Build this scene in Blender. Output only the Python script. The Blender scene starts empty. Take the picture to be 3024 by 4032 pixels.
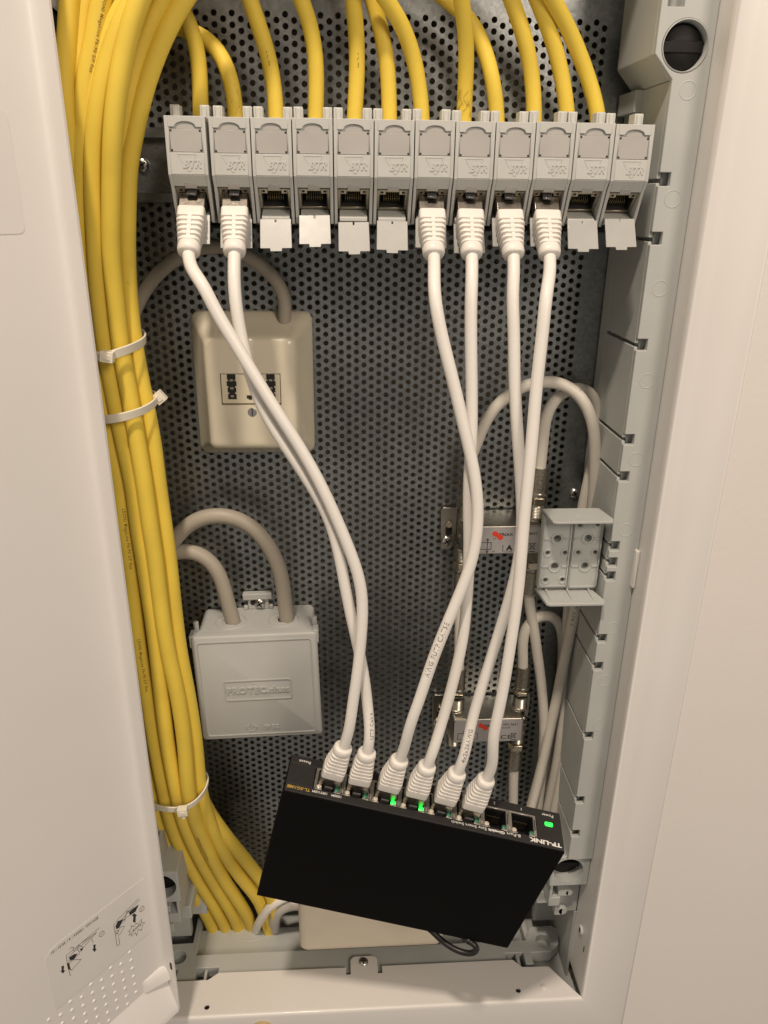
import bpy, bmesh, math, random
from mathutils import Vector, Matrix
random.seed(7)
S = 0.001                                   # everything below is written in millimetres
scene = bpy.context.scene
COL = scene.collection

# ------------------------------------------------------------------ camera
cam_d = bpy.data.cameras.new('camera'); cam = bpy.data.objects.new('camera', cam_d); COL.objects.link(cam)
pit, yaw, rol = 0.385441, 0.064547, 0.0122535
fw = Vector((math.sin(yaw)*math.cos(pit), math.cos(yaw)*math.cos(pit), -math.sin(pit)))
r_ = fw.cross(Vector((0, 0, 1))).normalized(); u_ = r_.cross(fw)
r2 = math.cos(rol)*r_ + math.sin(rol)*u_; u2 = -math.sin(rol)*r_ + math.cos(rol)*u_
M = Matrix((r2, u2, -fw)).transposed().to_4x4()
M.translation = Vector((9.925, -444.8, 98.98))*S
cam.matrix_world = M
cam_d.sensor_fit = 'HORIZONTAL'; cam_d.sensor_width = 36; cam_d.lens = 36*3036/3024
cam_d.clip_start = 0.01; cam_d.clip_end = 50
scene.camera = cam

# ------------------------------------------------------------------ room light (warm ceiling lamp, added fill, dim bounced light)
w = bpy.data.worlds.new('World'); scene.world = w; w.use_nodes = True
w.node_tree.nodes['Background'].inputs[0].default_value = (1.0, 0.88, 0.77, 1)
w.node_tree.nodes['Background'].inputs[1].default_value = 0.27
def area(name, loc, target, sx, sy, power, col):
    l = bpy.data.lights.new(name, 'AREA'); l.shape = 'ELLIPSE'; l.size = sx; l.size_y = sy
    l.energy = power; l.color = col
    o = bpy.data.objects.new(name, l); COL.objects.link(o)
    o.location = Vector(loc)
    o.rotation_euler = (Vector(target)-Vector(loc)).to_track_quat('-Z', 'Y').to_euler()
    return o
area('ceiling_lamp', (-0.13, -0.62, 1.10), (0.02, 0, -0.1), 0.09, 0.09, 12.6, (1.0, 0.835, 0.68))
area('fill_light', (0.85, -1.75, 0.9), (0.0, 0, -0.1), 0.6, 0.6, 16.5, (1.0, 0.835, 0.68))  # added fill from the right front, brightens the door
vs = scene.view_settings
vs.view_transform = 'Standard'; vs.look = 'None'; vs.exposure = 0; vs.gamma = 1; vs.use_curve_mapping = False
scene.cycles.max_bounces = 8

# ------------------------------------------------------------------ baked positions (mm)
PTS = {
'ym1': [[-58.7,-34.0,179.6],[-55.4,-33.0,174.6],[-52.8,-31.0,166.8],[-51.9,-30.0,156.8],[-52.3,-29.0,145.5],[-53.2,-29.0,134.4]],
'ym2': [[-59.8,-20.0,171.9],[-52.3,-21.0,170.0],[-44.5,-24.0,165.0],[-39.2,-27.0,155.6],[-36.6,-29.0,144.8],[-36.6,-29.0,134.1]],
'ym3': [[-27.1,-36.0,182.3],[-24.6,-34.0,175.1],[-21.8,-32.0,167.3],[-19.2,-30.0,158.4],[-17.6,-29.0,147.1],[-17.2,-29.0,133.8]],
'ym4': [[-4.2,-36.0,182.8],[-0.8,-34.0,175.6],[1.3,-32.0,167.8],[2.4,-30.0,158.8],[2.3,-29.0,146.5],[1.4,-29.0,134.1]],
'ym5': [[19.4,-36.0,183.4],[20.5,-34.0,176.1],[21.2,-32.0,168.2],[21.6,-30.0,159.2],[21.2,-29.0,146.9],[20.0,-29.0,134.0]],
'ym6': [[28.2,-30.0,184.8],[31.0,-30.0,177.1],[33.5,-30.0,168.8],[35.6,-29.0,159.6],[36.7,-29.0,147.1],[37.1,-29.0,133.9]],
'ym7': [[33.0,-42.0,182.5],[39.9,-38.0,175.8],[44.6,-34.0,168.4],[48.6,-31.0,159.6],[51.3,-29.0,148.4],[53.3,-29.0,133.6]],
'ym8': [[67.0,-46.0,182.4],[69.5,-42.0,174.8],[71.4,-38.0,167.4],[72.8,-33.0,156.0],[73.1,-30.0,144.8],[73.4,-29.0,133.7]],
'ym9': [[61.7,-26.0,186.4],[70.0,-26.0,181.1],[76.9,-26.0,174.6],[81.8,-27.0,165.6],[85.3,-31.0,154.6],[87.7,-30.0,146.0],[90.0,-29.0,133.6]],
'ym10': [[90.9,-36.0,185.1],[95.8,-34.0,176.9],[100.5,-32.0,168.1],[104.2,-30.0,158.0],[106.8,-29.0,146.5],[108.3,-29.0,133.9]],
'ym11': [[102.9,-36.0,185.3],[108.4,-34.0,177.2],[113.5,-32.0,168.4],[118.3,-30.0,158.3],[122.2,-29.0,146.7],[125.1,-29.0,134.1]],
'ym12': [[108.7,-40.0,184.7],[116.3,-36.0,177.0],[122.8,-33.0,169.3],[129.4,-30.0,159.8],[135.2,-29.0,148.9],[140.7,-29.0,135.6]],
'bg': [[-50.2,-62.0,177.0],[-51.9,-62.0,175.0],[-58.3,-62.0,166.6],[-65.1,-62.0,154.7],[-71.9,-62.0,140.8],[-76.7,-61.6,126.4],[-81.5,-60.1,114.0],[-84.5,-58.1,97.7],[-88.3,-55.3,72.7],[-89.9,-53.1,51.2],[-89.8,-52.0,28.7],[-87.9,-52.0,5.2],[-85.8,-52.0,-19.3],[-85.3,-52.0,-45.0],[-84.6,-52.0,-63.0],[-83.8,-52.0,-86.9],[-83.8,-52.0,-116.0],[-83.3,-52.0,-146.7],[-80.7,-52.0,-179.1],[-79.2,-52.0,-213.2],[-79.3,-51.4,-250.9],[-77.7,-44.8,-278.5],[-72.9,-34.3,-315.4],[-64.8,-23.8,-350.9],[-53.9,-12.7,-388.4],[-50.0,-2.8,-421.8],[-47.0,0.20000000000000018,-446.8]],
'bd': [[-66.1,-75.0,173.9],[-67.2,-75.0,172.0],[-71.4,-75.0,163.9],[-75.6,-75.0,152.6],[-79.8,-75.0,139.2],[-83.3,-74.4,125.4],[-86.9,-71.0,107.6],[-89.7,-68.2,91.9],[-92.6,-65.0,73.3],[-93.8,-61.6,52.2],[-94.6,-60.0,30.1],[-92.9,-60.0,7.2],[-91.8,-60.0,-16.8],[-90.5,-60.0,-42.0],[-90.2,-60.0,-59.6],[-89.2,-60.0,-83.0],[-89.1,-60.0,-111.5],[-88.0,-60.0,-141.5],[-85.0,-60.0,-173.2],[-84.1,-60.0,-206.6],[-84.9,-59.4,-243.5],[-84.5,-50.7,-274.5],[-81.5,-39.1,-310.0],[-75.1,-23.4,-356.9],[-64.7,-6.0,-409.9],[-61.2,5.2,-444.4],[-58.2,8.2,-469.4]],
'be': [[-68.4,-71.0,174.7],[-71.2,-71.0,171.1],[-75.9,-71.0,165.4],[-80.7,-71.0,156.2],[-85.3,-71.0,146.3],[-89.9,-71.0,132.6],[-93.5,-69.2,118.6],[-96.6,-66.5,103.3],[-98.4,-64.0,87.8],[-100.2,-61.7,73.0],[-102.1,-58.5,51.8],[-102.5,-57.0,29.6],[-101.3,-57.0,6.5],[-99.5,-57.0,-17.7],[-97.2,-57.0,-43.0],[-97.3,-57.0,-60.7],[-96.4,-57.0,-84.3],[-95.5,-57.0,-113.0],[-95.0,-57.0,-143.2],[-95.1,-57.0,-175.0],[-94.9,-57.0,-208.6],[-93.1,-56.4,-245.9],[-92.9,-48.1,-276.6],[-90.4,-37.1,-311.6],[-84.0,-22.1,-357.9],[-75.4,-5.4,-409.9],[-71.7,6.0,-446.3],[-68.7,9.0,-471.3]],
'bi': [[-70.9,-68.0,175.3],[-74.7,-68.0,171.6],[-79.4,-68.0,165.8],[-84.7,-68.0,156.6],[-89.9,-68.0,145.5],[-95.2,-68.0,132.8],[-99.6,-66.1,118.7],[-103.1,-63.2,103.2],[-106.4,-60.5,87.6],[-108.7,-58.0,72.7],[-109.5,-54.6,51.3],[-109.5,-53.0,28.8],[-108.1,-53.0,5.5],[-107.6,-53.0,-18.8],[-105.5,-53.0,-38.4],[-105.4,-53.0,-62.3],[-105.2,-53.0,-86.0],[-105.5,-53.0,-115.0],[-105.7,-53.0,-145.4],[-104.5,-53.0,-177.6],[-103.7,-53.0,-211.5],[-101.6,-52.4,-249.1],[-102.1,-44.7,-279.5],[-100.1,-34.3,-313.9],[-94.3,-20.3,-359.3],[-86.0,-4.7,-410.1],[-81.6,6.0,-446.7],[-78.6,9.0,-471.7]],
'ba': [[-96.2,-69.0,174.5],[-96.7,-69.0,172.5],[-99.0,-69.0,159.7],[-101.6,-69.0,149.6],[-103.4,-69.0,132.5],[-104.6,-65.1,115.0],[-106.8,-61.0,99.4],[-109.6,-57.0,83.5],[-112.7,-52.0,62.4],[-114.6,-47.0,39.9],[-114.4,-47.0,16.8],[-113.7,-47.0,-7.4],[-113.9,-47.0,-32.7],[-112.8,-47.0,-59.2],[-113.4,-47.0,-88.8],[-113.7,-47.0,-118.1],[-113.5,-47.0,-149.0],[-112.4,-47.0,-181.6],[-112.1,-47.0,-216.0],[-110.8,-46.5,-254.0],[-111.4,-39.5,-284.0],[-110.0,-30.2,-317.6],[-104.2,-17.6,-361.7],[-95.7,-3.6,-410.8],[-91.8,6.0,-446.6],[-88.8,9.0,-471.6]],
'bb': [[-90.6,-65.0,175.4],[-91.3,-65.0,173.5],[-94.5,-65.0,160.4],[-97.9,-65.0,146.8],[-100.5,-65.0,132.9],[-103.6,-60.8,115.2],[-105.5,-55.7,97.4],[-108.3,-49.0,72.2],[-111.5,-42.1,43.7],[-110.2,-41.0,15.5],[-108.9,-41.0,-9.0],[-107.7,-41.0,-34.7],[-107.5,-41.0,-61.7],[-107.5,-41.0,-91.7],[-107.2,-41.0,-121.6],[-108.3,-41.0,-152.9],[-108.2,-41.0,-186.1],[-106.5,-41.0,-221.0],[-104.2,-41.0,-255.8],[-103.9,-33.8,-289.8],[-101.8,-23.2,-329.5],[-94.8,-12.7,-367.5],[-86.4,-1.3,-409.2],[-79.4,9.0,-446.8],[-76.4,12.0,-471.8]],
'bc': [[-83.3,-69.0,174.8],[-84.3,-69.0,172.8],[-86.6,-69.0,163.0],[-91.7,-69.0,149.8],[-95.6,-69.0,137.5],[-97.6,-66.6,121.7],[-100.0,-60.7,103.3],[-102.8,-51.7,72.4],[-104.0,-44.2,44.0],[-104.0,-43.0,15.9],[-102.1,-43.0,-8.5],[-99.8,-43.0,-34.1],[-99.6,-43.0,-61.0],[-101.1,-43.0,-90.9],[-101.0,-43.0,-120.6],[-100.3,-43.0,-151.9],[-98.9,-43.0,-184.9],[-97.9,-43.0,-219.8],[-95.4,-43.0,-254.4],[-94.3,-35.5,-288.6],[-91.2,-24.5,-328.7],[-83.2,-13.6,-367.2],[-73.3,-2.7,-405.9],[-66.4,8.5,-446.0],[-63.400000000000006,11.5,-471.0]],
'bk': [[-79.6,-61.0,176.5],[-80.8,-61.0,174.5],[-83.7,-61.0,164.5],[-88.4,-61.0,154.4],[-92.4,-61.0,143.8],[-94.3,-61.0,129.5],[-96.5,-56.5,109.2],[-97.3,-51.2,83.4],[-98.4,-46.3,57.6],[-99.9,-43.0,34.7],[-98.9,-43.0,11.1],[-96.9,-43.0,-13.6],[-95.1,-43.0,-39.4],[-94.4,-43.0,-62.7],[-95.0,-43.0,-91.0],[-94.1,-43.0,-120.7],[-92.3,-43.0,-152.1],[-89.5,-43.0,-185.2],[-88.1,-43.0,-220.1],[-86.6,-43.0,-254.8],[-83.1,-37.6,-283.2],[-77.3,-29.6,-315.7],[-67.7,-20.9,-349.3],[-56.8,-14.4,-374.7],[-49.4,-7.3,-402.0],[-46.4,-4.3,-427.0]],
'bf': [[-58.9,-62.0,176.8],[-60.4,-62.0,174.8],[-67.2,-62.0,164.7],[-72.4,-62.0,154.6],[-77.5,-62.0,140.7],[-81.8,-61.3,126.4],[-85.9,-57.9,111.2],[-90.3,-54.2,93.6],[-94.0,-50.0,72.3],[-95.4,-45.9,50.3],[-95.5,-44.0,27.2],[-93.9,-44.0,3.3],[-91.9,-44.0,-21.7],[-89.6,-44.0,-47.9],[-88.5,-44.0,-69.0],[-88.7,-44.0,-90.6],[-89.2,-44.0,-120.3],[-88.5,-44.0,-151.6],[-86.0,-44.0,-184.6],[-85.4,-44.0,-219.4],[-82.4,-43.8,-256.1],[-77.7,-39.4,-279.6],[-68.8,-33.1,-307.7],[-59.0,-26.5,-334.7],[-50.4,-20.4,-359.3],[-43.7,-14.8,-382.0],[-40.7,-11.8,-407.0]],
'p1': [[-47.8,-93.4,66.0],[-43.2,-94.8,53.5],[-36.5,-96.0,42.3],[-30.3,-97.2,31.2],[-23.4,-98.4,18.9],[-15.5,-99.8,5.7],[-7.0,-101.1,-8.3],[0.8,-102.5,-23.1],[6.9,-103.8,-36.7],[12.5,-105.1,-50.7],[17.3,-106.2,-63.7],[20.7,-107.3,-75.4],[21.8,-108.4,-88.2],[20.8,-109.8,-105.8],[19.1,-111.3,-124.0],[16.4,-112.8,-142.6]],
'p2': [[-34.8,-87.8,62.2],[-34.0,-89.2,50.4],[-32.1,-90.5,38.3],[-29.5,-91.9,24.9],[-25.6,-93.2,12.3],[-20.1,-94.5,0.5],[-12.5,-95.7,-11.6],[-4.4,-97.0,-25.0],[2.7,-98.2,-37.7],[7.6,-99.4,-50.6],[10.8,-100.9,-66.2],[13.2,-102.2,-80.9],[15.9,-103.5,-96.1],[19.6,-105.1,-114.2],[22.9,-106.6,-132.9],[24.5,-108.1,-150.7]],
'r1': [[53.2,-95.7,61.9],[56.0,-97.6,47.2],[60.2,-99.4,32.1],[64.6,-101.3,16.6],[68.5,-103.1,1.8],[72.2,-104.6,-11.2],[75.0,-106.0,-23.8],[76.7,-107.5,-37.3],[76.5,-109.0,-51.3],[74.5,-110.4,-64.2],[70.6,-111.6,-76.1],[66.2,-112.9,-88.2],[62.1,-114.0,-99.3],[58.2,-115.1,-110.5],[54.3,-116.4,-123.3],[50.1,-117.9,-138.9],[45.4,-119.2,-153.2]],
'r2': [[71.2,-87.6,62.7],[71.5,-89.6,46.6],[72.3,-91.7,30.1],[73.1,-93.8,13.2],[73.7,-95.9,-4.1],[73.2,-97.9,-22.0],[73.3,-99.8,-38.7],[74.3,-101.6,-54.4],[74.5,-103.7,-73.6],[74.0,-105.6,-92.5],[73.0,-107.3,-109.0],[70.8,-108.6,-121.9],[68.3,-109.9,-135.1],[65.3,-111.2,-148.6],[62.0,-112.5,-162.3]],
'r3': [[89.9,-87.3,61.2],[91.5,-89.4,46.0],[92.7,-92.0,25.2],[94.1,-94.1,9.2],[96.1,-96.1,-7.2],[97.6,-97.6,-19.9],[99.2,-99.2,-33.6],[100.2,-100.8,-47.6],[99.7,-102.7,-64.3],[97.5,-104.4,-79.4],[94.0,-106.1,-95.0],[90.2,-107.7,-110.5],[86.3,-109.4,-126.1],[82.3,-111.0,-142.0],[78.6,-112.7,-159.4]],
'r4': [[103.3,-96.4,62.2],[102.8,-98.5,47.4],[101.7,-100.6,32.3],[100.9,-102.7,16.8],[100.4,-104.8,1.0],[99.8,-106.9,-15.2],[98.9,-108.9,-31.8],[98.3,-110.7,-45.9],[98.1,-112.3,-59.7],[97.7,-114.0,-73.9],[96.8,-115.7,-88.4],[95.3,-117.5,-104.6],[93.6,-119.5,-122.3],[91.2,-121.6,-141.8],[88.4,-123.4,-158.8]],
'g2': [[-101.5,-22.0,-111.4],[-94.3,-22.0,-99.2],[-85.7,-22.0,-87.6],[-79.7,-22.0,-80.2],[-71.2,-22.0,-75.0],[-61.7,-22.0,-73.1],[-51.1,-22.0,-74.7],[-40.6,-22.0,-80.8],[-33.0,-22.0,-91.4],[-26.6,-22.0,-105.3],[-24.0,-21.0,-121.5],[-23.5,-20.0,-136.3]],
'g1': [[-101.6,-20.0,-107.7],[-95.5,-20.0,-101.0],[-86.9,-20.0,-97.2],[-78.7,-20.0,-96.4],[-70.7,-20.0,-99.9],[-64.4,-20.0,-107.7],[-60.5,-20.0,-119.8],[-58.6,-20.0,-134.2]],
'g0': [[-104.9,-12.0,26.0],[-100.8,-12.0,35.9],[-96.7,-12.0,44.5],[-90.9,-12.0,53.7],[-83.5,-12.0,61.7],[-74.9,-12.0,68.3],[-63.5,-13.0,73.8],[-51.2,-14.0,76.0],[-40.5,-14.0,73.4],[-31.3,-13.0,67.8],[-23.6,-12.0,61.6],[-18.5,-11.0,53.9],[-15.8,-11.0,46.6]],
'c1': [[84.9,-16.0,-46.2],[87.9,-17.0,-40.1],[91.7,-18.0,-31.4],[94.5,-19.0,-19.2],[99.9,-20.0,-9.7],[107.1,-21.0,-2.0],[117.0,-22.0,3.8],[128.1,-24.0,6.3],[138.3,-26.0,4.4],[146.2,-28.0,-1.2],[152.2,-29.0,-10.3],[156.6,-28.0,-22.7],[160.8,-24.0,-43.6],[163.6,-20.0,-68.4],[165.9,-16.0,-100.1],[165.0,-15.0,-126.5],[164.5,-15.0,-146.9],[166.1,-16.0,-176.0],[167.3,-18.0,-211.2],[166.6,-20.0,-237.8],[164.6,-22.0,-267.7],[162.0,-24.0,-300.8],[160.9,-22.0,-326.3]],
'c2': [[131.8,-16.0,-40.8],[130.5,-17.0,-29.1],[130.0,-18.0,-17.1],[132.2,-18.0,-8.7],[137.2,-18.0,-2.2],[145.2,-17.0,1.3],[152.3,-16.0,0.8],[158.7,-15.0,-4.9],[162.9,-14.0,-14.8],[165.0,-12.0,-29.4],[163.6,-11.0,-48.5],[161.5,-10.0,-70.8],[160.6,-9.0,-103.2],[159.5,-10.0,-128.9],[158.8,-12.0,-148.5],[159.9,-13.0,-177.7],[161.7,-14.0,-213.9],[162.0,-17.0,-247.8],[160.2,-18.0,-283.3],[157.9,-18.0,-312.7]],
'c3': [[133.7,-16.0,-145.4],[136.0,-16.0,-157.7],[140.0,-17.0,-178.2],[144.5,-18.0,-201.2],[148.4,-19.0,-228.7],[150.3,-19.0,-253.7],[150.9,-19.0,-282.0],[150.8,-19.0,-311.4]],
'c4': [[130.0,-16.0,-178.3],[129.3,-16.0,-169.4],[130.1,-15.0,-157.8],[134.4,-14.0,-151.3],[141.8,-13.0,-149.3],[149.9,-10.0,-152.2],[155.7,-8.0,-159.1],[159.9,-7.0,-179.4],[161.3,-6.0,-209.7],[160.7,-6.0,-240.6],[159.0,-7.0,-267.9],[159.0,-7.0,-301.4],[159.3,-7.0,-327.6]],
'white_tail': [[-63.5,10.0,-458.4],[-56.3,-6.0,-425.1],[-48.9,-14.0,-402.4],[-41.0,-18.0,-387.8],[-31.4,-16.0,-384.1],[-17.8,-12.0,-386.5]],
'grey_tail': [[-45.1,10.0,-454.4],[-43.0,-8.0,-418.6],[-39.0,-14.0,-399.6],[-30.9,-17.0,-390.5],[-19.6,-16.0,-392.3],[-7.6,-14.0,-397.2]],
'power': [[15.8,-82.0,-321.7],[42.3,-86.0,-318.6],[65.1,-96.0,-327.4],[71.2,-100.0,-331.8],[77.5,-104.0,-334.1],[84.4,-107.0,-335.2],[89.8,-109.0,-334.2],[92.9,-110.0,-330.3],[92.3,-110.0,-325.9],[89.2,-109.0,-324.1],[86.7,-107.0,-324.9]],
't1': [[-118.5,-40.0,29.1],[-114.1,-52.0,27.1],[-106.4,-67.0,27.8],[-99.2,-71.0,28.1],[-93.5,-70.0,29.5],[-89.2,-66.5,31.0],[-85.9,-61.5,31.9],[-84.1,-54.0,32.7],[-85.6,-45.0,33.7],[-90.3,-37.0,34.7],[-98.4,-34.0,35.2],[-110.4,-34.0,33.3],[-117.1,-36.0,31.2]],
't2': [[-116.9,-40.0,-4.2],[-112.0,-54.0,-5.0],[-104.4,-66.0,-4.0],[-97.4,-69.0,-2.2],[-91.2,-69.0,-0.9],[-86.7,-65.0,-0.1],[-82.9,-60.0,1.2],[-81.5,-53.0,2.3],[-83.7,-43.0,2.8],[-91.4,-36.0,3.2],[-104.7,-34.0,1.2],[-114.2,-36.0,-2.3]],
't3': [[-122.3,-36.0,-259.5],[-117.9,-48.0,-258.3],[-109.8,-57.0,-255.3],[-100.7,-65.0,-251.5],[-89.9,-68.0,-250.3],[-82.9,-66.0,-249.9],[-77.3,-61.0,-247.5],[-74.0,-53.0,-245.3],[-75.0,-44.0,-244.6],[-83.3,-38.0,-244.2],[-100.1,-36.0,-246.0],[-116.2,-34.0,-253.9]],
'h1': [[-97.9,-72.5,28.6]],
'h2': [[-80.8,-49.0,3.3]],
'h3': [[-86.8,-70.5,-248.8]]}

DOOR = {
'strokes': [[[28.38,-301.78],[28.54,-318.96],[26.73,-319.39],[26.69,-313.59]],[[28.38,-301.78],[25.19,-299.96],[10.42,-296.76]],[[27.52,-303.48],[24.42,-302.44],[9.83,-298.17]],[[26.91,-312.48],[24.5,-311.23],[21.91,-308.79],[24.68,-307.06],[27.78,-310.74]],[[22.0,-303.83],[18.48,-300.03],[11.04,-301.52],[13.72,-304.41],[19.73,-303.73],[22.0,-303.83]],[[20.35,-302.72],[19.15,-299.41],[17.7,-299.86]],[[24.75,-302.13],[20.61,-304.68],[22.98,-305.56]],[[27.68,-307.3],[26.31,-308.16],[26.6,-310.28],[27.95,-309.25],[27.68,-307.3]],[[58.58,-296.88],[58.82,-306.89],[58.49,-313.31]],[[58.58,-296.88],[56.23,-296.69],[37.22,-295.57]],[[57.67,-299.5],[55.19,-298.58],[39.21,-297.12]],[[57.33,-310.17],[50.84,-307.7],[55.3,-303.61],[52.28,-301.5]],[[57.38,-304.07],[53.91,-303.3],[51.1,-302.68]],[[55.89,-294.49],[54.8,-293.88],[53.7,-295.39],[54.39,-297.68]],[[53.81,-298.26],[50.79,-296.14],[48.4,-300.63],[50.99,-301.93],[51.83,-298.52],[50.49,-296.43]],[[48.4,-300.63],[39.62,-297.58],[48.79,-296.4]],[[42.69,-299.36],[42.46,-302.6]],[[57.61,-301.26],[58.08,-308.52],[56.98,-310.09]],[[10.9,-306.55],[10.3,-304.87],[8.68,-304.38],[7.55,-306.03],[7.95,-307.92],[9.56,-308.24],[10.9,-306.55]],[[8.85,-305.74],[9.57,-307.06]],[[38.1,-301.65],[37.46,-299.66],[35.99,-299.34],[34.78,-300.92],[35.18,-302.72],[36.87,-303.01],[38.1,-301.65]],[[35.84,-300.78],[37.0,-301.41]],[[20.18,-318.54],[18.79,-316.71],[19.89,-315.2],[17.74,-314.55],[17.68,-312.35],[15.87,-314.97],[14.47,-313.13],[13.24,-315.65],[10.28,-313.9],[10.78,-316.61],[8.63,-318.36],[10.55,-319.11],[11.51,-322.32],[13.36,-319.63],[15.24,-323.32],[15.62,-320.21],[18.53,-320.59],[17.87,-318.5],[20.18,-318.54]],[[17.27,-316.81],[12.25,-317.04]]],
'fills': [[[14.56,-304.97],[16.53,-305.37],[15.39,-306.61],[16.25,-310.83],[14.62,-312.54],[13.79,-307.92],[12.84,-308.35]],[[42.5,-304.3],[41.1,-305.25],[41.67,-308.18],[40.98,-309.3],[42.64,-310.02],[43.56,-306.74],[42.77,-307.09]],[[62.28,-301.61],[60.78,-302.47],[61.45,-305.46],[60.77,-306.6],[62.22,-307.41],[63.26,-304.44],[62.56,-304.57]],[[25.73,-301.21],[21.89,-303.04],[25.39,-306.82],[27.19,-306.43],[27.57,-303.86]],[[17.86,-301.04],[11.12,-301.0],[13.33,-304.33],[17.5,-304.03]],[[57.38,-299.79],[54.09,-300.11],[52.34,-301.87],[54.61,-303.45],[56.86,-302.88]],[[59.1,-302.31],[57.96,-303.48],[57.56,-309.49],[59.05,-307.08]],[[50.65,-299.69],[48.4,-300.63],[49.69,-302.37]]],
'line': [[16.31,-283.7],[36.81,-280.64],[67.63,-286.93],[68.64,-289.23]]}


# ------------------------------------------------------------------ materials
MATS = {}
def mat(name, col, rough=0.5, metal=0.0, var=0.05, vscale=60, bump=0.0, bscale=900, spec=0.5, coat=0.0, emit=None, alpha=None, sss=0, rvar=0.08, dirt=None):
    if name in MATS: return MATS[name]
    m = bpy.data.materials.new(name); m.use_nodes = True
    nt = m.node_tree; N = nt.nodes; L = nt.links; b = N['Principled BSDF']
    b.inputs['Roughness'].default_value = rough; b.inputs['Metallic'].default_value = metal
    b.inputs['Specular IOR Level'].default_value = spec
    b.inputs['Coat Weight'].default_value = coat
    if sss:
        b.inputs['Subsurface Weight'].default_value = sss; b.inputs['Subsurface Radius'].default_value = (0.002, 0.0015, 0.001)
    tc = N.new('ShaderNodeTexCoord'); oi = N.new('ShaderNodeObjectInfo')
    sc_ = N.new('ShaderNodeMath'); sc_.operation = 'MULTIPLY'; sc_.inputs[1].default_value = 3.7; L.new(oi.outputs['Random'], sc_.inputs[0])
    ad = N.new('ShaderNodeVectorMath'); ad.operation = 'ADD'; L.new(tc.outputs['Object'], ad.inputs[0]); L.new(sc_.outputs[0], ad.inputs[1])
    nz = N.new('ShaderNodeTexNoise'); nz.inputs['Scale'].default_value = vscale; nz.inputs['Detail'].default_value = 5; L.new(ad.outputs[0], nz.inputs['Vector'])
    mp = N.new('ShaderNodeMapRange'); mp.inputs['From Min'].default_value = .3; mp.inputs['From Max'].default_value = .7
    mp.inputs['To Min'].default_value = 1-var; mp.inputs['To Max'].default_value = 1+var; L.new(nz.outputs['Fac'], mp.inputs['Value'])
    hs = N.new('ShaderNodeHueSaturation'); hs.inputs['Color'].default_value = (*col, 1); L.new(mp.outputs[0], hs.inputs['Value'])
    out = hs.outputs[0]
    if dirt:                                           # scattered specks of dirt: (colour, threshold, scale)
        n3 = N.new('ShaderNodeTexNoise'); n3.inputs['Scale'].default_value = dirt[2]; n3.inputs['Detail'].default_value = 3; L.new(ad.outputs[0], n3.inputs['Vector'])
        m3 = N.new('ShaderNodeMapRange'); m3.inputs['From Min'].default_value = dirt[1]; m3.inputs['From Max'].default_value = dirt[1]+.08; L.new(n3.outputs['Fac'], m3.inputs['Value'])
        mx = N.new('ShaderNodeMix'); mx.data_type = 'RGBA'; L.new(m3.outputs[0], mx.inputs['Factor']); L.new(out, mx.inputs['A']); mx.inputs['B'].default_value = (*dirt[0], 1)
        out = mx.outputs['Result']
    L.new(out, b.inputs['Base Color'])
    mr = N.new('ShaderNodeMapRange'); mr.inputs['To Min'].default_value = max(0, rough-rvar); mr.inputs['To Max'].default_value = min(1, rough+rvar)
    n2 = N.new('ShaderNodeTexNoise'); n2.inputs['Scale'].default_value = vscale*2.3; n2.inputs['Detail'].default_value = 6; L.new(ad.outputs[0], n2.inputs['Vector'])
    L.new(n2.outputs['Fac'], mr.inputs['Value']); L.new(mr.outputs[0], b.inputs['Roughness'])
    if bump:
        nb = N.new('ShaderNodeTexNoise'); nb.inputs['Scale'].default_value = bscale; nb.inputs['Detail'].default_value = 4; L.new(ad.outputs[0], nb.inputs['Vector'])
        bp = N.new('ShaderNodeBump'); bp.inputs['Strength'].default_value = bump; bp.inputs['Distance'].default_value = 0.0004; L.new(nb.outputs['Fac'], bp.inputs['Height'])
        L.new(bp.outputs[0], b.inputs['Normal'])
    if emit:
        b.inputs['Emission Color'].default_value = (*emit[0], 1); b.inputs['Emission Strength'].default_value = emit[1]
    if alpha is not None: b.inputs['Transmission Weight'].default_value = alpha
    MATS[name] = m; return m
def galvanised():
    m = mat('galvanised_steel', (0.285, 0.305, 0.31), 0.38, 0.88, var=0.10, vscale=30, bump=0.15, bscale=500)
    nt = m.node_tree; N = nt.nodes; L = nt.links
    vo = N.new('ShaderNodeTexVoronoi'); vo.inputs['Scale'].default_value = 520
    tc = [n for n in N if n.bl_idname == 'ShaderNodeTexCoord'][0]; L.new(tc.outputs['Object'], vo.inputs['Vector'])
    hs = [n for n in N if n.bl_idname == 'ShaderNodeHueSaturation'][0]
    sp = N.new('ShaderNodeSeparateColor'); L.new(vo.outputs['Color'], sp.inputs[0])
    mr = N.new('ShaderNodeMapRange'); mr.inputs['To Min'].default_value = .86; mr.inputs['To Max'].default_value = 1.14; L.new(sp.outputs[0], mr.inputs['Value'])
    mm = N.new('ShaderNodeMath'); mm.operation = 'MULTIPLY'; L.new(mr.outputs[0], mm.inputs[0])
    old = hs.inputs['Value'].links[0].from_socket; L.new(old, mm.inputs[1]); L.new(mm.outputs[0], hs.inputs['Value'])
    return m
galvanised()
mat('zinc', (0.62, 0.61, 0.58), 0.28, 1.0, var=.08, vscale=200)
mat('nickel', (0.42, 0.40, 0.35), 0.34, 1.0, var=.10, vscale=150, bump=.06, bscale=900)
mat('brass_tint', (0.58, 0.52, 0.40), 0.26, 1.0, var=.1, vscale=200)
mat('plug_shield', (0.34, 0.31, 0.27), 0.30, 1.0, var=.15, vscale=220, bump=.08, bscale=600)
mat('jack_metal', (0.52, 0.47, 0.38), 0.36, 1.0, var=.1, vscale=200)
mat('gold', (0.75, 0.55, 0.22), 0.3, 1.0)
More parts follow.
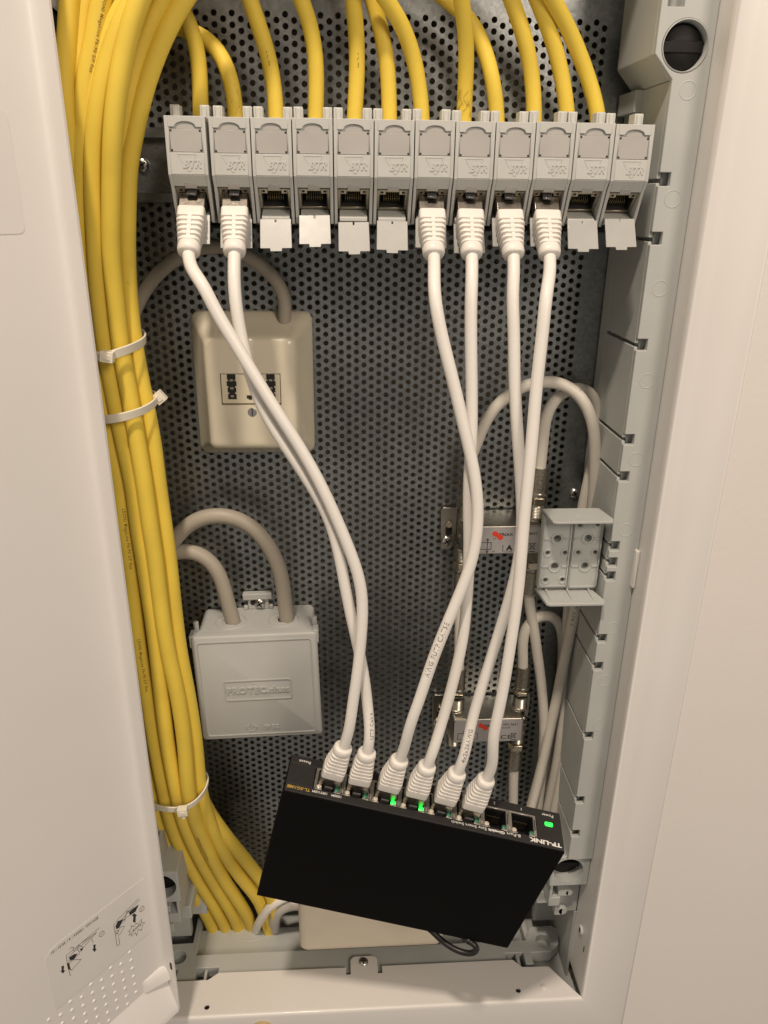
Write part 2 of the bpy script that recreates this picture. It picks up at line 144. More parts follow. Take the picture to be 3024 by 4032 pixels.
mat('wall_paint', (0.74, 0.715, 0.68), 0.75, var=.02, vscale=6, bump=.25, bscale=260, dirt=((.45,.40,.34), .80, 90))
mat('white_enamel', (0.74, 0.725, 0.70), 0.36, var=.02, vscale=12, bump=.03, bscale=700, coat=.15)
mat('grey_plastic', (0.45, 0.47, 0.455), 0.50, var=.04, vscale=40, bump=.05, bscale=1500)
mat('module_plastic', (0.525, 0.535, 0.51), 0.46, var=.03, vscale=60, bump=.05, bscale=2200)
mat('window_plastic', (0.44, 0.43, 0.41), 0.32, var=.05, vscale=90, coat=.2)
mat('flap_plastic', (0.40, 0.405, 0.39), 0.34, var=.05, vscale=90, coat=.25)
mat('dark_slot', (0.012, 0.011, 0.010), 0.7)
mat('dark_plastic', (0.008, 0.008, 0.008), 0.45)
mat('box_void', (0.30, 0.26, 0.19), 0.8)
mat('contact_metal', (0.40, 0.33, 0.20), 0.35, 1.0)
mat('knurled_metal', (0.40, 0.37, 0.31), 0.36, 1.0, var=.3, vscale=900, bump=1.0, bscale=1100)
mat('lock_plastic', (0.006, 0.006, 0.006), 0.5, spec=.25)
mat('yellow_pvc', (0.78, 0.58, 0.075), 0.54, var=.06, vscale=45, bump=.10, bscale=260, spec=.4, dirt=((.30,.19,.03), .74, 160))
mat('white_pvc', (0.76, 0.74, 0.70), 0.42, var=.025, vscale=50, bump=.08, bscale=260, dirt=((.50,.44,.36), .78, 220))
mat('coax_pvc', (0.66, 0.63, 0.56), 0.45, var=.05, vscale=60, bump=.08, bscale=260, dirt=((.30,.26,.20), .72, 230))
mat('boot_pvc', (0.75, 0.725, 0.68), 0.40, var=.02, vscale=80)
mat('grey_pvc', (0.37, 0.335, 0.275), 0.50, var=.05, vscale=40, bump=.06, bscale=260)
mat('cream_plastic', (0.67, 0.62, 0.49), 0.30, var=.03, vscale=30, coat=.25, bump=.02, bscale=1800)
mat('cream_insert', (0.66, 0.60, 0.46), 0.38)
mat('ivory_plastic', (0.70, 0.63, 0.50), 0.4, var=.02)
mat('junction_plastic', (0.45, 0.46, 0.445), 0.50, var=.03, vscale=40, bump=.04, bscale=2000)
mat('tie_nylon', (0.78, 0.74, 0.62), 0.35, var=.03)
mat('switch_steel', (0.003, 0.0028, 0.0027), 0.65, var=.25, vscale=900, bump=.10, bscale=2600, spec=.09)
mat('switch_panel', (0.020, 0.019, 0.019), 0.50, var=.1, vscale=300, bump=.04, bscale=2000, spec=.4)
mat('port_metal', (0.58, 0.55, 0.50), 0.38, 1.0, var=.1, vscale=300)
mat('led_off_green', (0.03, 0.16, 0.09), 0.3, coat=.4)
mat('led_off_clear', (0.55, 0.50, 0.42), 0.3, coat=.4)
mat('led_on_green', (0.02, 0.6, 0.06), 0.3, emit=((0.02, 1.0, 0.06), 2.6))
mat('print_white', (0.78, 0.76, 0.72), 0.6)
mat('print_gold', (0.55, 0.36, 0.06), 0.6)
mat('print_black', (0.02, 0.02, 0.02), 0.6)
mat('print_grey', (0.16, 0.15, 0.14), 0.6)
mat('print_red', (0.62, 0.05, 0.02), 0.5)
mat('print_ink', (0.21, 0.19, 0.16), 0.6)
mat('print_brown', (0.22, 0.13, 0.02), 0.6)
mat('label_silver', (0.42, 0.405, 0.40), 0.34, 0.35, var=.06, vscale=120)
mat('door_label', (0.735, 0.72, 0.695), 0.33, var=.02, coat=.18)
mat('lit_hole_white', (0.90, 0.88, 0.84), 0.25, coat=.3)  # paler than the door: light through its holes put into the colour
mat('black_rubber', (0.012, 0.012, 0.012), 0.4)
mat('bumper', (0.50, 0.39, 0.20), 0.6, var=.08)
mat('hose_grey', (0.50, 0.48, 0.44), 0.35, var=.04)
mat('latch_plastic', (0.07, 0.07, 0.07), 0.25, coat=.3)

# ------------------------------------------------------------------ mesh helpers (mm)
class MB:
    def __init__(s): s.v = []; s.f = []; s.sm = []
    def add(s, vs_, fs, smooth=False, M=None):
        o = len(s.v)
        s.v += [tuple(M @ Vector(p)) for p in vs_] if M is not None else [tuple(p) for p in vs_]
        s.f += [tuple(o+i for i in f) for f in fs]; s.sm += [smooth]*len(fs); return s
    def box(s, x0, x1, y0, y1, z0, z1, M=None):
        if x0 > x1: x0, x1 = x1, x0
        if y0 > y1: y0, y1 = y1, y0
        if z0 > z1: z0, z1 = z1, z0
        v = [(x0,y0,z0),(x1,y0,z0),(x1,y1,z0),(x0,y1,z0),(x0,y0,z1),(x1,y0,z1),(x1,y1,z1),(x0,y1,z1)]
        return s.add(v, [(3,2,1,0),(4,5,6,7),(0,1,5,4),(1,2,6,5),(2,3,7,6),(3,0,4,7)], M=M)
    def prism(s, poly, a, b, axis='y', M=None, smooth=False):
        # poly in the two remaining axes (x,z), (y,z) or (x,y)
        def P(p, t): return {'y': (p[0], t, p[1]), 'x': (t, p[0], p[1]), 'z': (p[0], p[1], t)}[axis]
        n = len(poly); ar = sum(poly[i][0]*poly[(i+1)%n][1]-poly[(i+1)%n][0]*poly[i][1] for i in range(n))
        pl = list(poly) if ar > 0 else list(poly)[::-1]
        if a > b: a, b = b, a
        v = [P(p, a) for p in pl]+[P(p, b) for p in pl]
        lo = tuple(range(n)); hi = tuple(range(n, 2*n))
        sides = [(i, (i+1) % n, n+(i+1) % n, n+i) for i in range(n)]
        if axis == 'y': fs = [lo, hi[::-1]]+[q[::-1] for q in sides]
        else: fs = [lo[::-1], hi]+sides
        return s.add(v, fs, M=M)
    def loft(s, rings, cap=True, smooth=True, closed=False):
        n = len(rings[0]); v = [p for r in rings for p in r]; fs = []
        R = len(rings)
        for k in range(R-1 if not closed else R):
            k2 = (k+1) % R
            for i in range(n if n > 2 else 1): fs.append((k*n+i, k*n+(i+1) % n, k2*n+(i+1) % n, k2*n+i))
        o = len(s.v); s.v += [tuple(p) for p in v]; s.f += [tuple(o+i for i in f) for f in fs]; s.sm += [smooth]*len(fs)
        if cap and not closed:
            s.f += [tuple(o+i for i in range(n))[::-1], tuple(o+(R-1)*n+i for i in range(n))]; s.sm += [False, False]
        return s
    def lathe(s, prof, c, axis='y', n=24, smooth=True, cap=True, M=None):
        # prof: (radius, position along axis)
        rings = []
        for r, t in prof:
            ring = []
            for i in range(n):
                a = 2*math.pi*i/n; ca, sa = r*math.cos(a), r*math.sin(a)
                p = {'y': (ca, t, sa), 'z': (ca, sa, t), 'x': (t, ca, sa)}[axis]
                q = Vector(p)
                if M is not None: q = M @ q
                ring.append((c[0]+q[0], c[1]+q[1], c[2]+q[2]))
            rings.append(ring)
        return s.loft(rings, cap, smooth)
    def cyl(s, c, r, a, b, axis='y', n=24, M=None): return s.lathe([(r, a), (r, b)], c, axis, n, True, True, M)
    def build(s, name, m, parent=None, bevel=0, seg=2, M=None):
        me = bpy.data.meshes.new(name)
        vv = s.v if M is None else [tuple(M @ Vector(p)) for p in s.v]
        me.from_pydata([(x*S, y*S, z*S) for x, y, z in vv], [], s.f)
        bm = bmesh.new(); bm.from_mesh(me); bmesh.ops.recalc_face_normals(bm, faces=bm.faces) if not getattr(s, 'keep', False) else None
        bm.to_mesh(me); bm.free()
        me.polygons.foreach_set('use_smooth', s.sm); me.update(); me.set_sharp_from_angle(angle=math.radians(42))
        me.materials.append(MATS[m])
        o = bpy.data.objects.new(name, me); COL.objects.link(o); o.parent = parent
        if bevel:
            md = o.modifiers.new('edge', 'BEVEL'); md.width = bevel*S; md.segments = seg; md.limit_method = 'ANGLE'; md.angle_limit = math.radians(38)
            md.harden_normals = False
        return o
def tag(o, label=None, cat=None, group=None, kind=None):
    if label: o['label'] = label
    if cat: o['category'] = cat
    if group: o['group'] = group
    if kind: o['kind'] = kind
    return o
def thing(name, label, cat, loc=(0, 0, 0), group=None, rot=None):
    o = bpy.data.objects.new(name, None); COL.objects.link(o); o.empty_display_size = .01
    if rot is not None:
        R4 = rot.to_4x4(); R4.translation = Vector(loc)*S; o.matrix_world = R4
    else: o.location = Vector(loc)*S
    return tag(o, label, cat, group)
def copy_tree(o, parent=None, loc=None):
    c = o.copy(); COL.objects.link(c); c.parent = parent
    if loc is not None: c.location = Vector(loc)*S
    for ch in o.children: copy_tree(ch, c)
    return c
def rrect(w, h, r, n=4):
    # rounded rectangle outline centred at 0
    pts = []
    for cx, cy, a0 in ((w/2-r, h/2-r, 0), (-w/2+r, h/2-r, 90), (-w/2+r, -h/2+r, 180), (w/2-r, -h/2+r, 270)):
        for i in range(n+1):
            a = math.radians(a0+90*i/n); pts.append((cx+r*math.cos(a), cy+r*math.sin(a)))
    return pts

# smooth path through points, resampled evenly
def path(pts, step=3.0, relax=2):
    P = [Vector(p) for p in pts]; P = [2*P[0]-P[1]]+P+[2*P[-1]-P[-2]]
    dense = []
    for i in range(1, len(P)-2):
        p0, p1, p2, p3 = P[i-1:i+3]
        d0 = max((p1-p0).length, .1)**.5; d1 = max((p2-p1).length, .1)**.5; d2 = max((p3-p2).length, .1)**.5
        m1 = ((p1-p0)/d0-(p2-p0)/(d0+d1)+(p2-p1)/d1)*d1; m2 = ((p2-p1)/d1-(p3-p1)/(d1+d2)+(p3-p2)/d2)*d1
        for k in range(12):
            t = k/12; t2 = t*t; t3 = t2*t
            dense.append((2*t3-3*t2+1)*p1+(t3-2*t2+t)*m1+(-2*t3+3*t2)*p2+(t3-t2)*m2)
    dense.append(P[-2])
    def resample(d):
        L = [0]
        for a, b in zip(d, d[1:]): L.append(L[-1]+(b-a).length)
        n = max(2, int(L[-1]/step)); out = []; j = 0
        for i in range(n+1):
            s_ = L[-1]*i/n
            while j < len(L)-2 and L[j+1] < s_: j += 1
            t = (s_-L[j])/max(L[j+1]-L[j], 1e-6); out.append(d[j].lerp(d[j+1], t))
        return out
    d = resample(dense)
    for _ in range(relax*6):
        d = [d[0]]+[(d[i-1]+2*d[i]+d[i+1])/4 for i in range(1, len(d)-1)]+[d[-1]]
    return resample(d)
def frames(d):
    T = [(d[min(i+1, len(d)-1)]-d[max(i-1, 0)]).normalized() for i in range(len(d))]
    n = Vector((0, -1, 0)); n = (n-T[0]*n.dot(T[0])).normalized(); N = [n]
    for t in T[1:]:
        n = (n-t*n.dot(t)).normalized(); N.append(n)
    return T, N
def tube(mb, d, r, n=16, wob=0.0, ph=0.0, taper=0.0):
    T, N = frames(d); rings = []
    for i, p in enumerate(d):
        b = T[i].cross(N[i]); rr = r*(1+taper*i/len(d))*(1+wob*math.sin(i*.13+ph)*math.sin(i*.041+2*ph))
        rings.append([p+rr*(math.cos(2*math.pi*k/n)*N[i]+math.sin(2*math.pi*k/n)*b) for k in range(n)])
    return mb.loft(rings)

# ------------------------------------------------------------------ lettering, made once as flat outlines of unit height
TXT = {}
def prep_texts(items):
    tmp = []
    for key, (body, bold, shear, space) in items.items():
        c = bpy.data.curves.new('t', 'FONT'); c.body = body; c.size = 1; c.resolution_u = 2; c.offset = bold; c.shear = shear; c.space_character = space
        o = bpy.data.objects.new('t', c); COL.objects.link(o); tmp.append((key, o, c))
    bpy.context.view_layer.update(); dg = bpy.context.evaluated_depsgraph_get()
    for key, o, c in tmp:
        me = bpy.data.meshes.new_from_object(o.evaluated_get(dg))
        v = [(p.co.x, p.co.y) for p in me.vertices]; f = [tuple(q.vertices) for q in me.polygons]
        x0 = min(a for a, b in v); x1 = max(a for a, b in v); y0 = min(b for a, b in v); y1 = max(b for a, b in v)
        TXT[key] = ([((a-x0), (b-y0)) for a, b in v], f, x1-x0, y1-y0)
        bpy.data.meshes.remove(me); bpy.data.objects.remove(o); bpy.data.curves.remove(c)
prep_texts({
 'BTR': ('BTR', .035, .35, 1), 'PROTEC': ('PROTEC', .03, 0, 1.05), '.class': ('.class', .02, 0, 1.0), 'IP 55': ('IP 55', .03, 0, 1),
 'TP-LINK': ('TP-LINK', .035, 0, .98), '8P': ('8-Port', 0, 0, 1), 'GB': ('Gigabit', .03, 0, 1), 'ES': ('Easy Smart Switch', 0, 0, 1),
 'Reset': ('Reset', 0, 0, 1), 'Power': ('Power', 0, 0, 1), 'TLSG': ('TL-SG108E', .01, .15, 1), '10M': ('10M/100M', .005, 0, 1), '1000M': ('1000M', .005, 0, 1),
 '1': ('1', 0, 0, 1), '2': ('2', 0, 0, 1), 'TRIAX': ('TRIAX', .03, 0, 1.05), 'VFC': ('VFC 0631', .01, 0, 1), 'num': ('350626', 0, 0, 1), 'A': ('A', .06, 0, 1),
 'CLASS': ('CLASS', .01, 0, 1), 'CE': ('CE', .01, 0, 1.1), '6,0': ('6,0', .01, 0, 1),
 'FUTP': ('AWG FUTP CAT5E', .01, 0, 1.1), 'AWG': ('4x2x26AWG', .01, 0, 1.1), 'Cab': ('UTP Cable', .01, 0, 1.1),
 'LEONI': ('LEONI MegaLine F6-90 S/F flex', .012, 0, 1.2), 'coax': ('rer I W nheld', .012, 0, 1.3), 'ticks': ('- -. ~-', .03, 0, 1.2),
 'EDV': ('EDV-NO. 100556 / 6 / 20.01 / 01', .02, 0, 1.1), 'klick': ('KLICK', .02, 0, 1)})
def letters(mb, key, origin, right, up, height=None, width=None, depth=0.12, align='l'):
    """flat raised lettering; origin = lower left (or centre) of the text box"""
    v, f, W, H = TXT[key]; right = Vector(right).normalized(); up = Vector(up).normalized(); n = right.cross(up)
    sy = height/H if height else width/W; sx = width/W if width else sy
    o = Vector(origin)
    if align == 'c': o = o-right*W*sx/2-up*H*sy/2
    if align == 'm': o = o-right*W*sx/2
    base = [o+right*a*sx+up*b*sy for a, b in v]; k = len(base)
    edges = {}
    for q in f:
        for i in range(len(q)): e = (q[i], q[(i+1) % len(q)]); edges[e] = edges.get(e, 0)+1
    side = [e for e in edges if (e[1], e[0]) not in edges]
    fs = [tuple(k+i for i in q) for q in f]+[(a, b, k+b, k+a) for a, b in side]
    mb.keep = True
    return mb.add([tuple(p) for p in base]+[tuple(p+n*depth) for p in base], fs)
def print_on_tube(key, d, r, s0, ang, size, m, parent, name='print', flip=False):
    T, N = frames(d); step = (d[1]-d[0]).length; v, f, W, H = TXT[key]; sc = size/H; out = []
    for a, b in v:
        s_ = s0+(-a if flip else a)*sc; i = min(max(s_/step, 0), len(d)-1.001); k = int(i); t = i-k
        p = d[k].lerp(d[k+1], t); tt = T[k].lerp(T[k+1], t).normalized(); n = Vector((0, -1, 0.25)); n = (n-tt*n.dot(tt)).normalized(); bb = tt.cross(n)
        th = ang-((b-H/2)*sc/r)*(-1 if flip else 1)
        out.append(p+(r*1.012+.06)*(math.cos(th)*n+math.sin(th)*bb))
    mb = MB(); mb.keep = True; mb.add([tuple(p) for p in out], f); return mb.build(name, m, parent)
def strokes(mb, lines, w, mapf, closed=False):
    for l in lines:
        for (a, b) in zip(l, l[1:]):
            a = Vector(a); b = Vector(b); t = (b-a)
            if t.length < 1e-4: continue
            t.normalize(); n = Vector((-t.y, t.x))*w/2; a2 = a-t*w*.3; b2 = b+t*w*.3
            mb.add([mapf(a2-n), mapf(b2-n), mapf(b2+n), mapf(a2+n)], [(0, 1, 2, 3)])
    return mb
def solid_strokes(mb, lines, w, y0, y1):
    for l in lines:
        for (a, b) in zip(l, l[1:]):
            a = Vector(a); b = Vector(b); t = (b-a).normalized(); n = Vector((-t.y, t.x))*w/2; a = a-t*w*.4; b = b+t*w*.4
            mb.prism([tuple(a-n), tuple(b-n), tuple(b+n), tuple(a+n)], y0, y1)
    return mb
def screw(name, c, r, parent, m='zinc'):
    mb = MB(); mb.lathe([(r, 0), (r, -.5), (r*.92, -1.2), (r*.65, -1.9), (r*.3, -2.15)], c, 'y', 20)
    o = mb.build(name, m, parent)
    k = MB(); rr = r*.62
    for a in (0.5, 0.5+math.pi/2):
        ca, sa = math.cos(a), math.sin(a); n = Vector((-sa, ca))*rr*.22; t = Vector((ca, sa))*rr
        q = [(-t-n), (t-n), (t+n), (-t+n)]; k.prism([(c[0]+p.x, c[2]+p.y) for p in q], c[1]-2.22, c[1]-1.7)
    k.build('cross_recess', 'dark_slot', o); return o
def cut(o, cutters):
    for c in cutters:
        md = o.modifiers.new('cut', 'BOOLEAN'); md.operation = 'DIFFERENCE'; md.solver = 'EXACT'; md.object = c
    bpy.context.view_layer.update(); dg = bpy.context.evaluated_depsgraph_get()
    me = bpy.data.meshes.new_from_object(o.evaluated_get(dg)); o.modifiers.clear(); o.data = me
    me.polygons.foreach_set('use_smooth', [False]*len(me.polygons)); me.update()
    for c in cutters: bpy.data.objects.remove(c)
    return o

# ================================================================== setting: the wall round the cabinet
wb = MB()
def ring_sheet(mb, i, o, y):
    (x0, x1, z0, z1), (a0, a1, c0, c1) = i, o
    v = [(x0,y,z0),(x1,y,z0),(x1,y,z1),(x0,y,z1),(a0,y,c0),(a1,y,c0),(a1,y,c1),(a0,y,c1)]
    return mb.add(v, [(0,1,5,4),(1,2,6,5),(2,3,7,6),(3,0,4,7)])
ring_sheet(wb, (-150, 205, -452, 300), (-1500, 1500, -1500, 1300), -75.4)
v = [(-150,-75.4,-452),(205,-75.4,-452),(205,-75.4,300),(-150,-75.4,300),(-150,45,-452),(205,45,-452),(205,45,300),(-150,45,300)]
wb.add(v, [(0,1,5,4),(1,2,6,5),(2,3,7,6),(3,0,4,7)])
tag(wb.build('wall', 'wall_paint'), 'pale painted wall round the cabinet frame', kind='structure')

# ================================================================== the wall cabinet
cab = thing('wall_cabinet', 'white metal wall cabinet standing open with grey plastic side rails and perforated back plate', 'cabinet', (27, 0, -440))
OFF = Vector((27, 0, -440))
def cb(mb, name, m, parent=None, bevel=0, seg=2): return mb.build(name, m, parent or cab, bevel, seg, Matrix.Translation(-OFF))
# front frame: one bent sheet, mitred round the opening
XL, XR, ZB, ZT = -125, 178.8, -426, 260
prof = [(0, -74.4), (0.25, -75.7), (0.9, -76.6), (2.0, -77.1), (10, -77.3), (31.5, -77.3), (32.8, -77.0), (33.4, -76.2), (33.5, -75.0)]
rings = [[(XL-o, y, ZB-o) , (XR+o, y, ZB-o), (XR+o, y, ZT+o), (XL-o, y, ZT+o)] for o, y in prof]
fm = MB(); fm.loft(rings, cap=False)
cb(fm, 'frame', 'white_enamel')
rv = MB(); rv.box(XR, XR+1.2, -74.4, -46, ZB-.5, ZT); cb(rv, 'side_reveal', 'white_enamel', bevel=.3)
rv = MB(); rv.box(XL-1.2, XL, -74.4, -46, ZB-.5, ZT); cb(rv, 'side_reveal', 'white_enamel', bevel=.3)
tb = MB(); tb.box(176.6, 178.6, -63, -47, -105, -82); cb(tb, 'catch_plate', 'white_enamel', bevel=.5)
sc_ = MB(); sc_.cyl((178.7, -60, -378), 3.3, -1.6, 0, 'x'); o = cb(sc_, 'rivet', 'white_enamel', bevel=.4)
sc_ = MB(); sc_.box(176.9, 177.05, -61, -59, -380, -376); cb(sc_, 'rivet_slot', 'dark_slot', o and cab)
sc_ = MB(); sc_.box(178.5, 178.75, -68.4, -67.4, -390, -385); cb(sc_, 'slit', 'dark_slot')
# bottom flange with its cut-outs, screw tab and holes
fl = MB()
out = [(XL, -74.4), (XR-.2, -74.4), (175.5, -70.5), (161.6, -50.8), (142, -50.2), (136, -44), (38.5, -44), (38.5, -49.5), (35.2, -49.5), (35.2, -38.3), (33.6, -36.2), (31.5, -35.4), (19, -35.4), (16.9, -36.2), (15.3, -38.3),
       (15.3, -49.5), (12, -49.5), (12, -44), (-81, -43.4), (-88, -48.6), (XL, -48.6)]
fl.prism(out, -427.2, -426, 'z')
fo = cb(fl, 'bottom_flange', 'white_enamel')
cuts = []
for x, y in ((-85.6, -69), (135, -68)):
    c = MB(); c.cyl((x-OFF.x, y, -426.5-OFF.z), 1.9, -8, 8, 'z', 16); cuts.append(c.build('cutter', 'dark_slot', cab))
cut(fo, cuts)
dm = MB(); dm.lathe([(2.2, 0), (2.0, .45), (1.2, .8), (.4, .9)], (154, -66.5, -426), 'z', 16); cb(dm, 'dimple', 'white_enamel', fo) if False else cb(dm, 'dimple', 'white_enamel')
sc1 = MB(); sc1.lathe([(3.6, 0), (3.5, .6), (2.6, 1.4), (1.2, 1.8)], (25, -40.2, -426), 'z', 20); so = cb(sc1, 'screw', 'zinc')
sc1 = MB(); sc1.box(22.9, 27.1, -40.7, -39.7, -424.4, -424.15); sc1.box(24.5, 25.5, -42.2, -38.2, -424.4, -424.16); cb(sc1, 'cross_recess', 'dark_slot', cab)
bp_ = MB(); bp_.lathe([(7.2, 0), (7.2, -2.2), (6.2, -3.2), (3, -3.6)], (-46.8, -77.3, -438.4), 'y', 28); tag(bp_.build('round_bumper', 'bumper'), 'small round mustard bumper stuck on the bottom frame', 'bumper')

# back box behind the plate
bb = MB()
x0, x1, z0, z1 = -128, 182, -446, 275
bb.add([(x0,40,z0),(x1,40,z0),(x1,40,z1),(x0,40,z1)], [(0,1,2,3)])
for a, b in (((x0, z0), (x0, z1)), ((x1, z0), (x1, z1)), ((x0, z1), (x1, z1))):
    bb.add([(a[0],40,a[1]),(b[0],40,b[1]),(b[0],-46,b[1]),(a[0],-46,a[1])], [(0,1,2,3)])
bb.keep = True
cb(bb, 'back_box', 'box_void')

# perforated back plate: 3 mm holes, staggered 5 mm
pp = MB(); pp.keep = True
px, pz, hr, th = 4.33, 5.0, 1.5, 1.4
k0, k1 = -25, 34; Ztop, Zbot = 182.5, -397.5
cosA = [(math.cos(math.pi/6*i+math.pi/12*0), math.sin(math.pi/6*i)) for i in range(12)]
def cellring(cx, cz):
    hx, hz = px/2, pz/2; out = []
    for c, s_ in cosA:
        k = min(hx/abs(c) if abs(c) > 1e-6 else 1e9, hz/abs(s_) if abs(s_) > 1e-6 else 1e9)
        out.append((c*k, s_*k))
    return out
CR = cellring(0, 0)
# push the nearest ring points into the rectangle's corners
for i, (c, s_) in ((1, (1, 1)), (5, (-1, 1)), (7, (-1, -1)), (11, (1, -1))): CR[i] = (c*px/2, s_*pz/2)
CR[2] = (px*.17, pz/2); CR[4] = (-px*.17, pz/2); CR[8] = (-px*.17, -pz/2); CR[10] = (px*.17, -pz/2)
nb = 0
for k in range(k0, k1+1):
    off = 2.5 if k % 2 else 0.0
    for j in range(-37, 80):
        cx, cz = k*px, -5.0*j+off
        if cz > Ztop+.1 or cz < Zbot: continue
        v = [(cx+a, 0, cz+b) for a, b in CR]+[(cx+hr*a, 0, cz+hr*b) for a, b in cosA]+[(cx+hr*a, th, cz+hr*b) for a, b in cosA]
        f = []
        for i in range(12):
            i2 = (i+1) % 12; f.append((i, i2, 12+i2, 12+i)); f.append((12+i, 12+i2, 24+i2, 24+i))
        pp.add(v, f)
xa, xb = k0*px-px/2, k1*px+px/2; zt, zb = 182.5+2.5, -397.5-0
# plain margins, with saw-tooth fill where the staggered columns end
for k in range(k0, k1+1):
    cz_top = 182.5 if k % 2 else 180.0
    pp.add([(k*px-px/2, 0, cz_top+2.5), (k*px+px/2, 0, cz_top+2.5), (k*px+px/2, 0, 188), (k*px-px/2, 0, 188)], [(0, 1, 2, 3)])
    cz_bot = -397.5 if k % 2 else -395.0
    pp.add([(k*px-px/2, 0, -402), (k*px+px/2, 0, -402), (k*px+px/2, 0, cz_bot-2.5), (k*px-px/2, 0, cz_bot-2.5)], [(0, 1, 2, 3)])
pp.add([(xa-6, 0, 188), (168, 0, 188), (168, 0, 255), (xa-6, 0, 255)], [(0, 1, 2, 3)])
pp.add([(xb, 0, -402), (168, 0, -402), (168, 0, 188), (xb, 0, 188)], [(0, 1, 2, 3)])
pp.add([(xa-6, 0, -402), (xa, 0, -402), (xa, 0, 188), (xa-6, 0, 188)], [(0, 1, 2, 3)])
pp.add([(168, 0, -402), (168, 12, -402), (168, 12, 255), (168, 0, 255)], [(0, 1, 2, 3)])
pp.add([(xa-6, 0, -402), (168, 0, -402), (168, 12, -402), (xa-6, 12, -402)], [(0, 1, 2, 3)])
cb(pp, 'back_plate', 'galvanised_steel')
for i, c in enumerate(((158.3, 0, -70.6),)): screw('screw', tuple(Vector(c)-OFF), 3.4, cab)

# right and left plastic side rails
SLOTS = [109.1, 82.9, 32.1, -17.8, -38.6, -79.9, -89.9, -98.7, -139.8, -159.1, -210.0, -261.1, -289.2]
MARKS = [146, 100.6, 59.7, 13.7, -28.7, -70.1, -132.8, -169.2, -201.9]
def side_rail(mx):                                  # mx maps x for the right rail to either side
    m = MB(); zt, zb = 150, -312
    segs = [zt]+[z for s_ in SLOTS for z in (s_+3.6, s_-3.6)]+[zb]
    ol = [(178.6, zb), (178.6, 260), (152.7, 260), (152.7, 160), (161.9, 150.1)]
    for s_ in SLOTS: ol += [(162, s_+2.9), (167.4, s_+2.9), (167.4, s_-2.9), (162, s_-2.9)]
    ol += [(162, zb)]
    m.prism([(mx(x), z) for x, z in ol], -60, -56.7)
    m.box(mx(165.0), mx(178.6), -54.5, -52, zb, zt); m.box(mx(165.0), mx(166.0), -51.9, -14, zb, zt)
    cutz = [zt]+[z for s_ in SLOTS for z in (s_+.2, s_-1.6)]+[zb]
    for a, b in zip(cutz[::2], cutz[1::2]): m.box(mx(162.05), mx(164), -56.6, -12, b, a)
    m.box(mx(162.05), mx(164), -12.1, -1.5, zb, zt); m.box(mx(164.1), mx(178), -14, -12, zb, zt)
    for s_ in SLOTS: m.box(mx(162.2), mx(168.5), -58.2, -20, s_-4.0, s_-3.0)
    # block round the lock at the top
    m.prism([(mx(152.75), 259.9), (mx(152.75), 160.05), (mx(161.95), 150.2), (mx(178.5), 150.2), (mx(178.5), 259.9)], -56.6, -10)
    m.box(mx(158), mx(164), -26, -2, 140, 150)
    return m
kn = side_rail(lambda x: x)
rail_r = cb(kn, 'side_rail', 'grey_plastic', bevel=.35)
cuts = []
c = MB(); c.cyl((165.8-OFF.x, 0, 163.3-OFF.z), 10.6, -70, -46, 'y', 40); cuts.append(c.build('cutter', 'dark_slot', cab))
c = MB(); c.box(155.5-OFF.x, 163-OFF.x, -70, -50, 178-OFF.z, 215-OFF.z); cuts.append(c.build('cutter', 'dark_slot', cab))
cut(rail_r, cuts)
md = rail_r.modifiers.new('edge', 'BEVEL'); md.width = .35*S; md.segments = 2; md.limit_method = 'ANGLE'; md.angle_limit = math.radians(38)
for z in MARKS:
    t = MB(); n = 28; rg = []
    for i in range(n):
        a = 2*math.pi*i/n
        rg.append([(169.8+(3.8+dr)*math.cos(a), -60+dy, z+(3.8+dr)*math.sin(a)) for dr, dy in ((-.35, .05), (-.1, -.16), (.1, -.16), (.35, .05))])
    t.loft(rg, closed=True); cb(t, 'moulding_mark', 'grey_plastic')
rail_l = cb(side_rail(lambda x: 54-x), 'side_rail', 'grey_plastic')
c = MB(); c.cyl((54-165.8-OFF.x, 0, 163.3-OFF.z), 10.6, -70, -46, 'y', 40); cut(rail_l, [c.build('cutter', 'dark_slot', cab)])
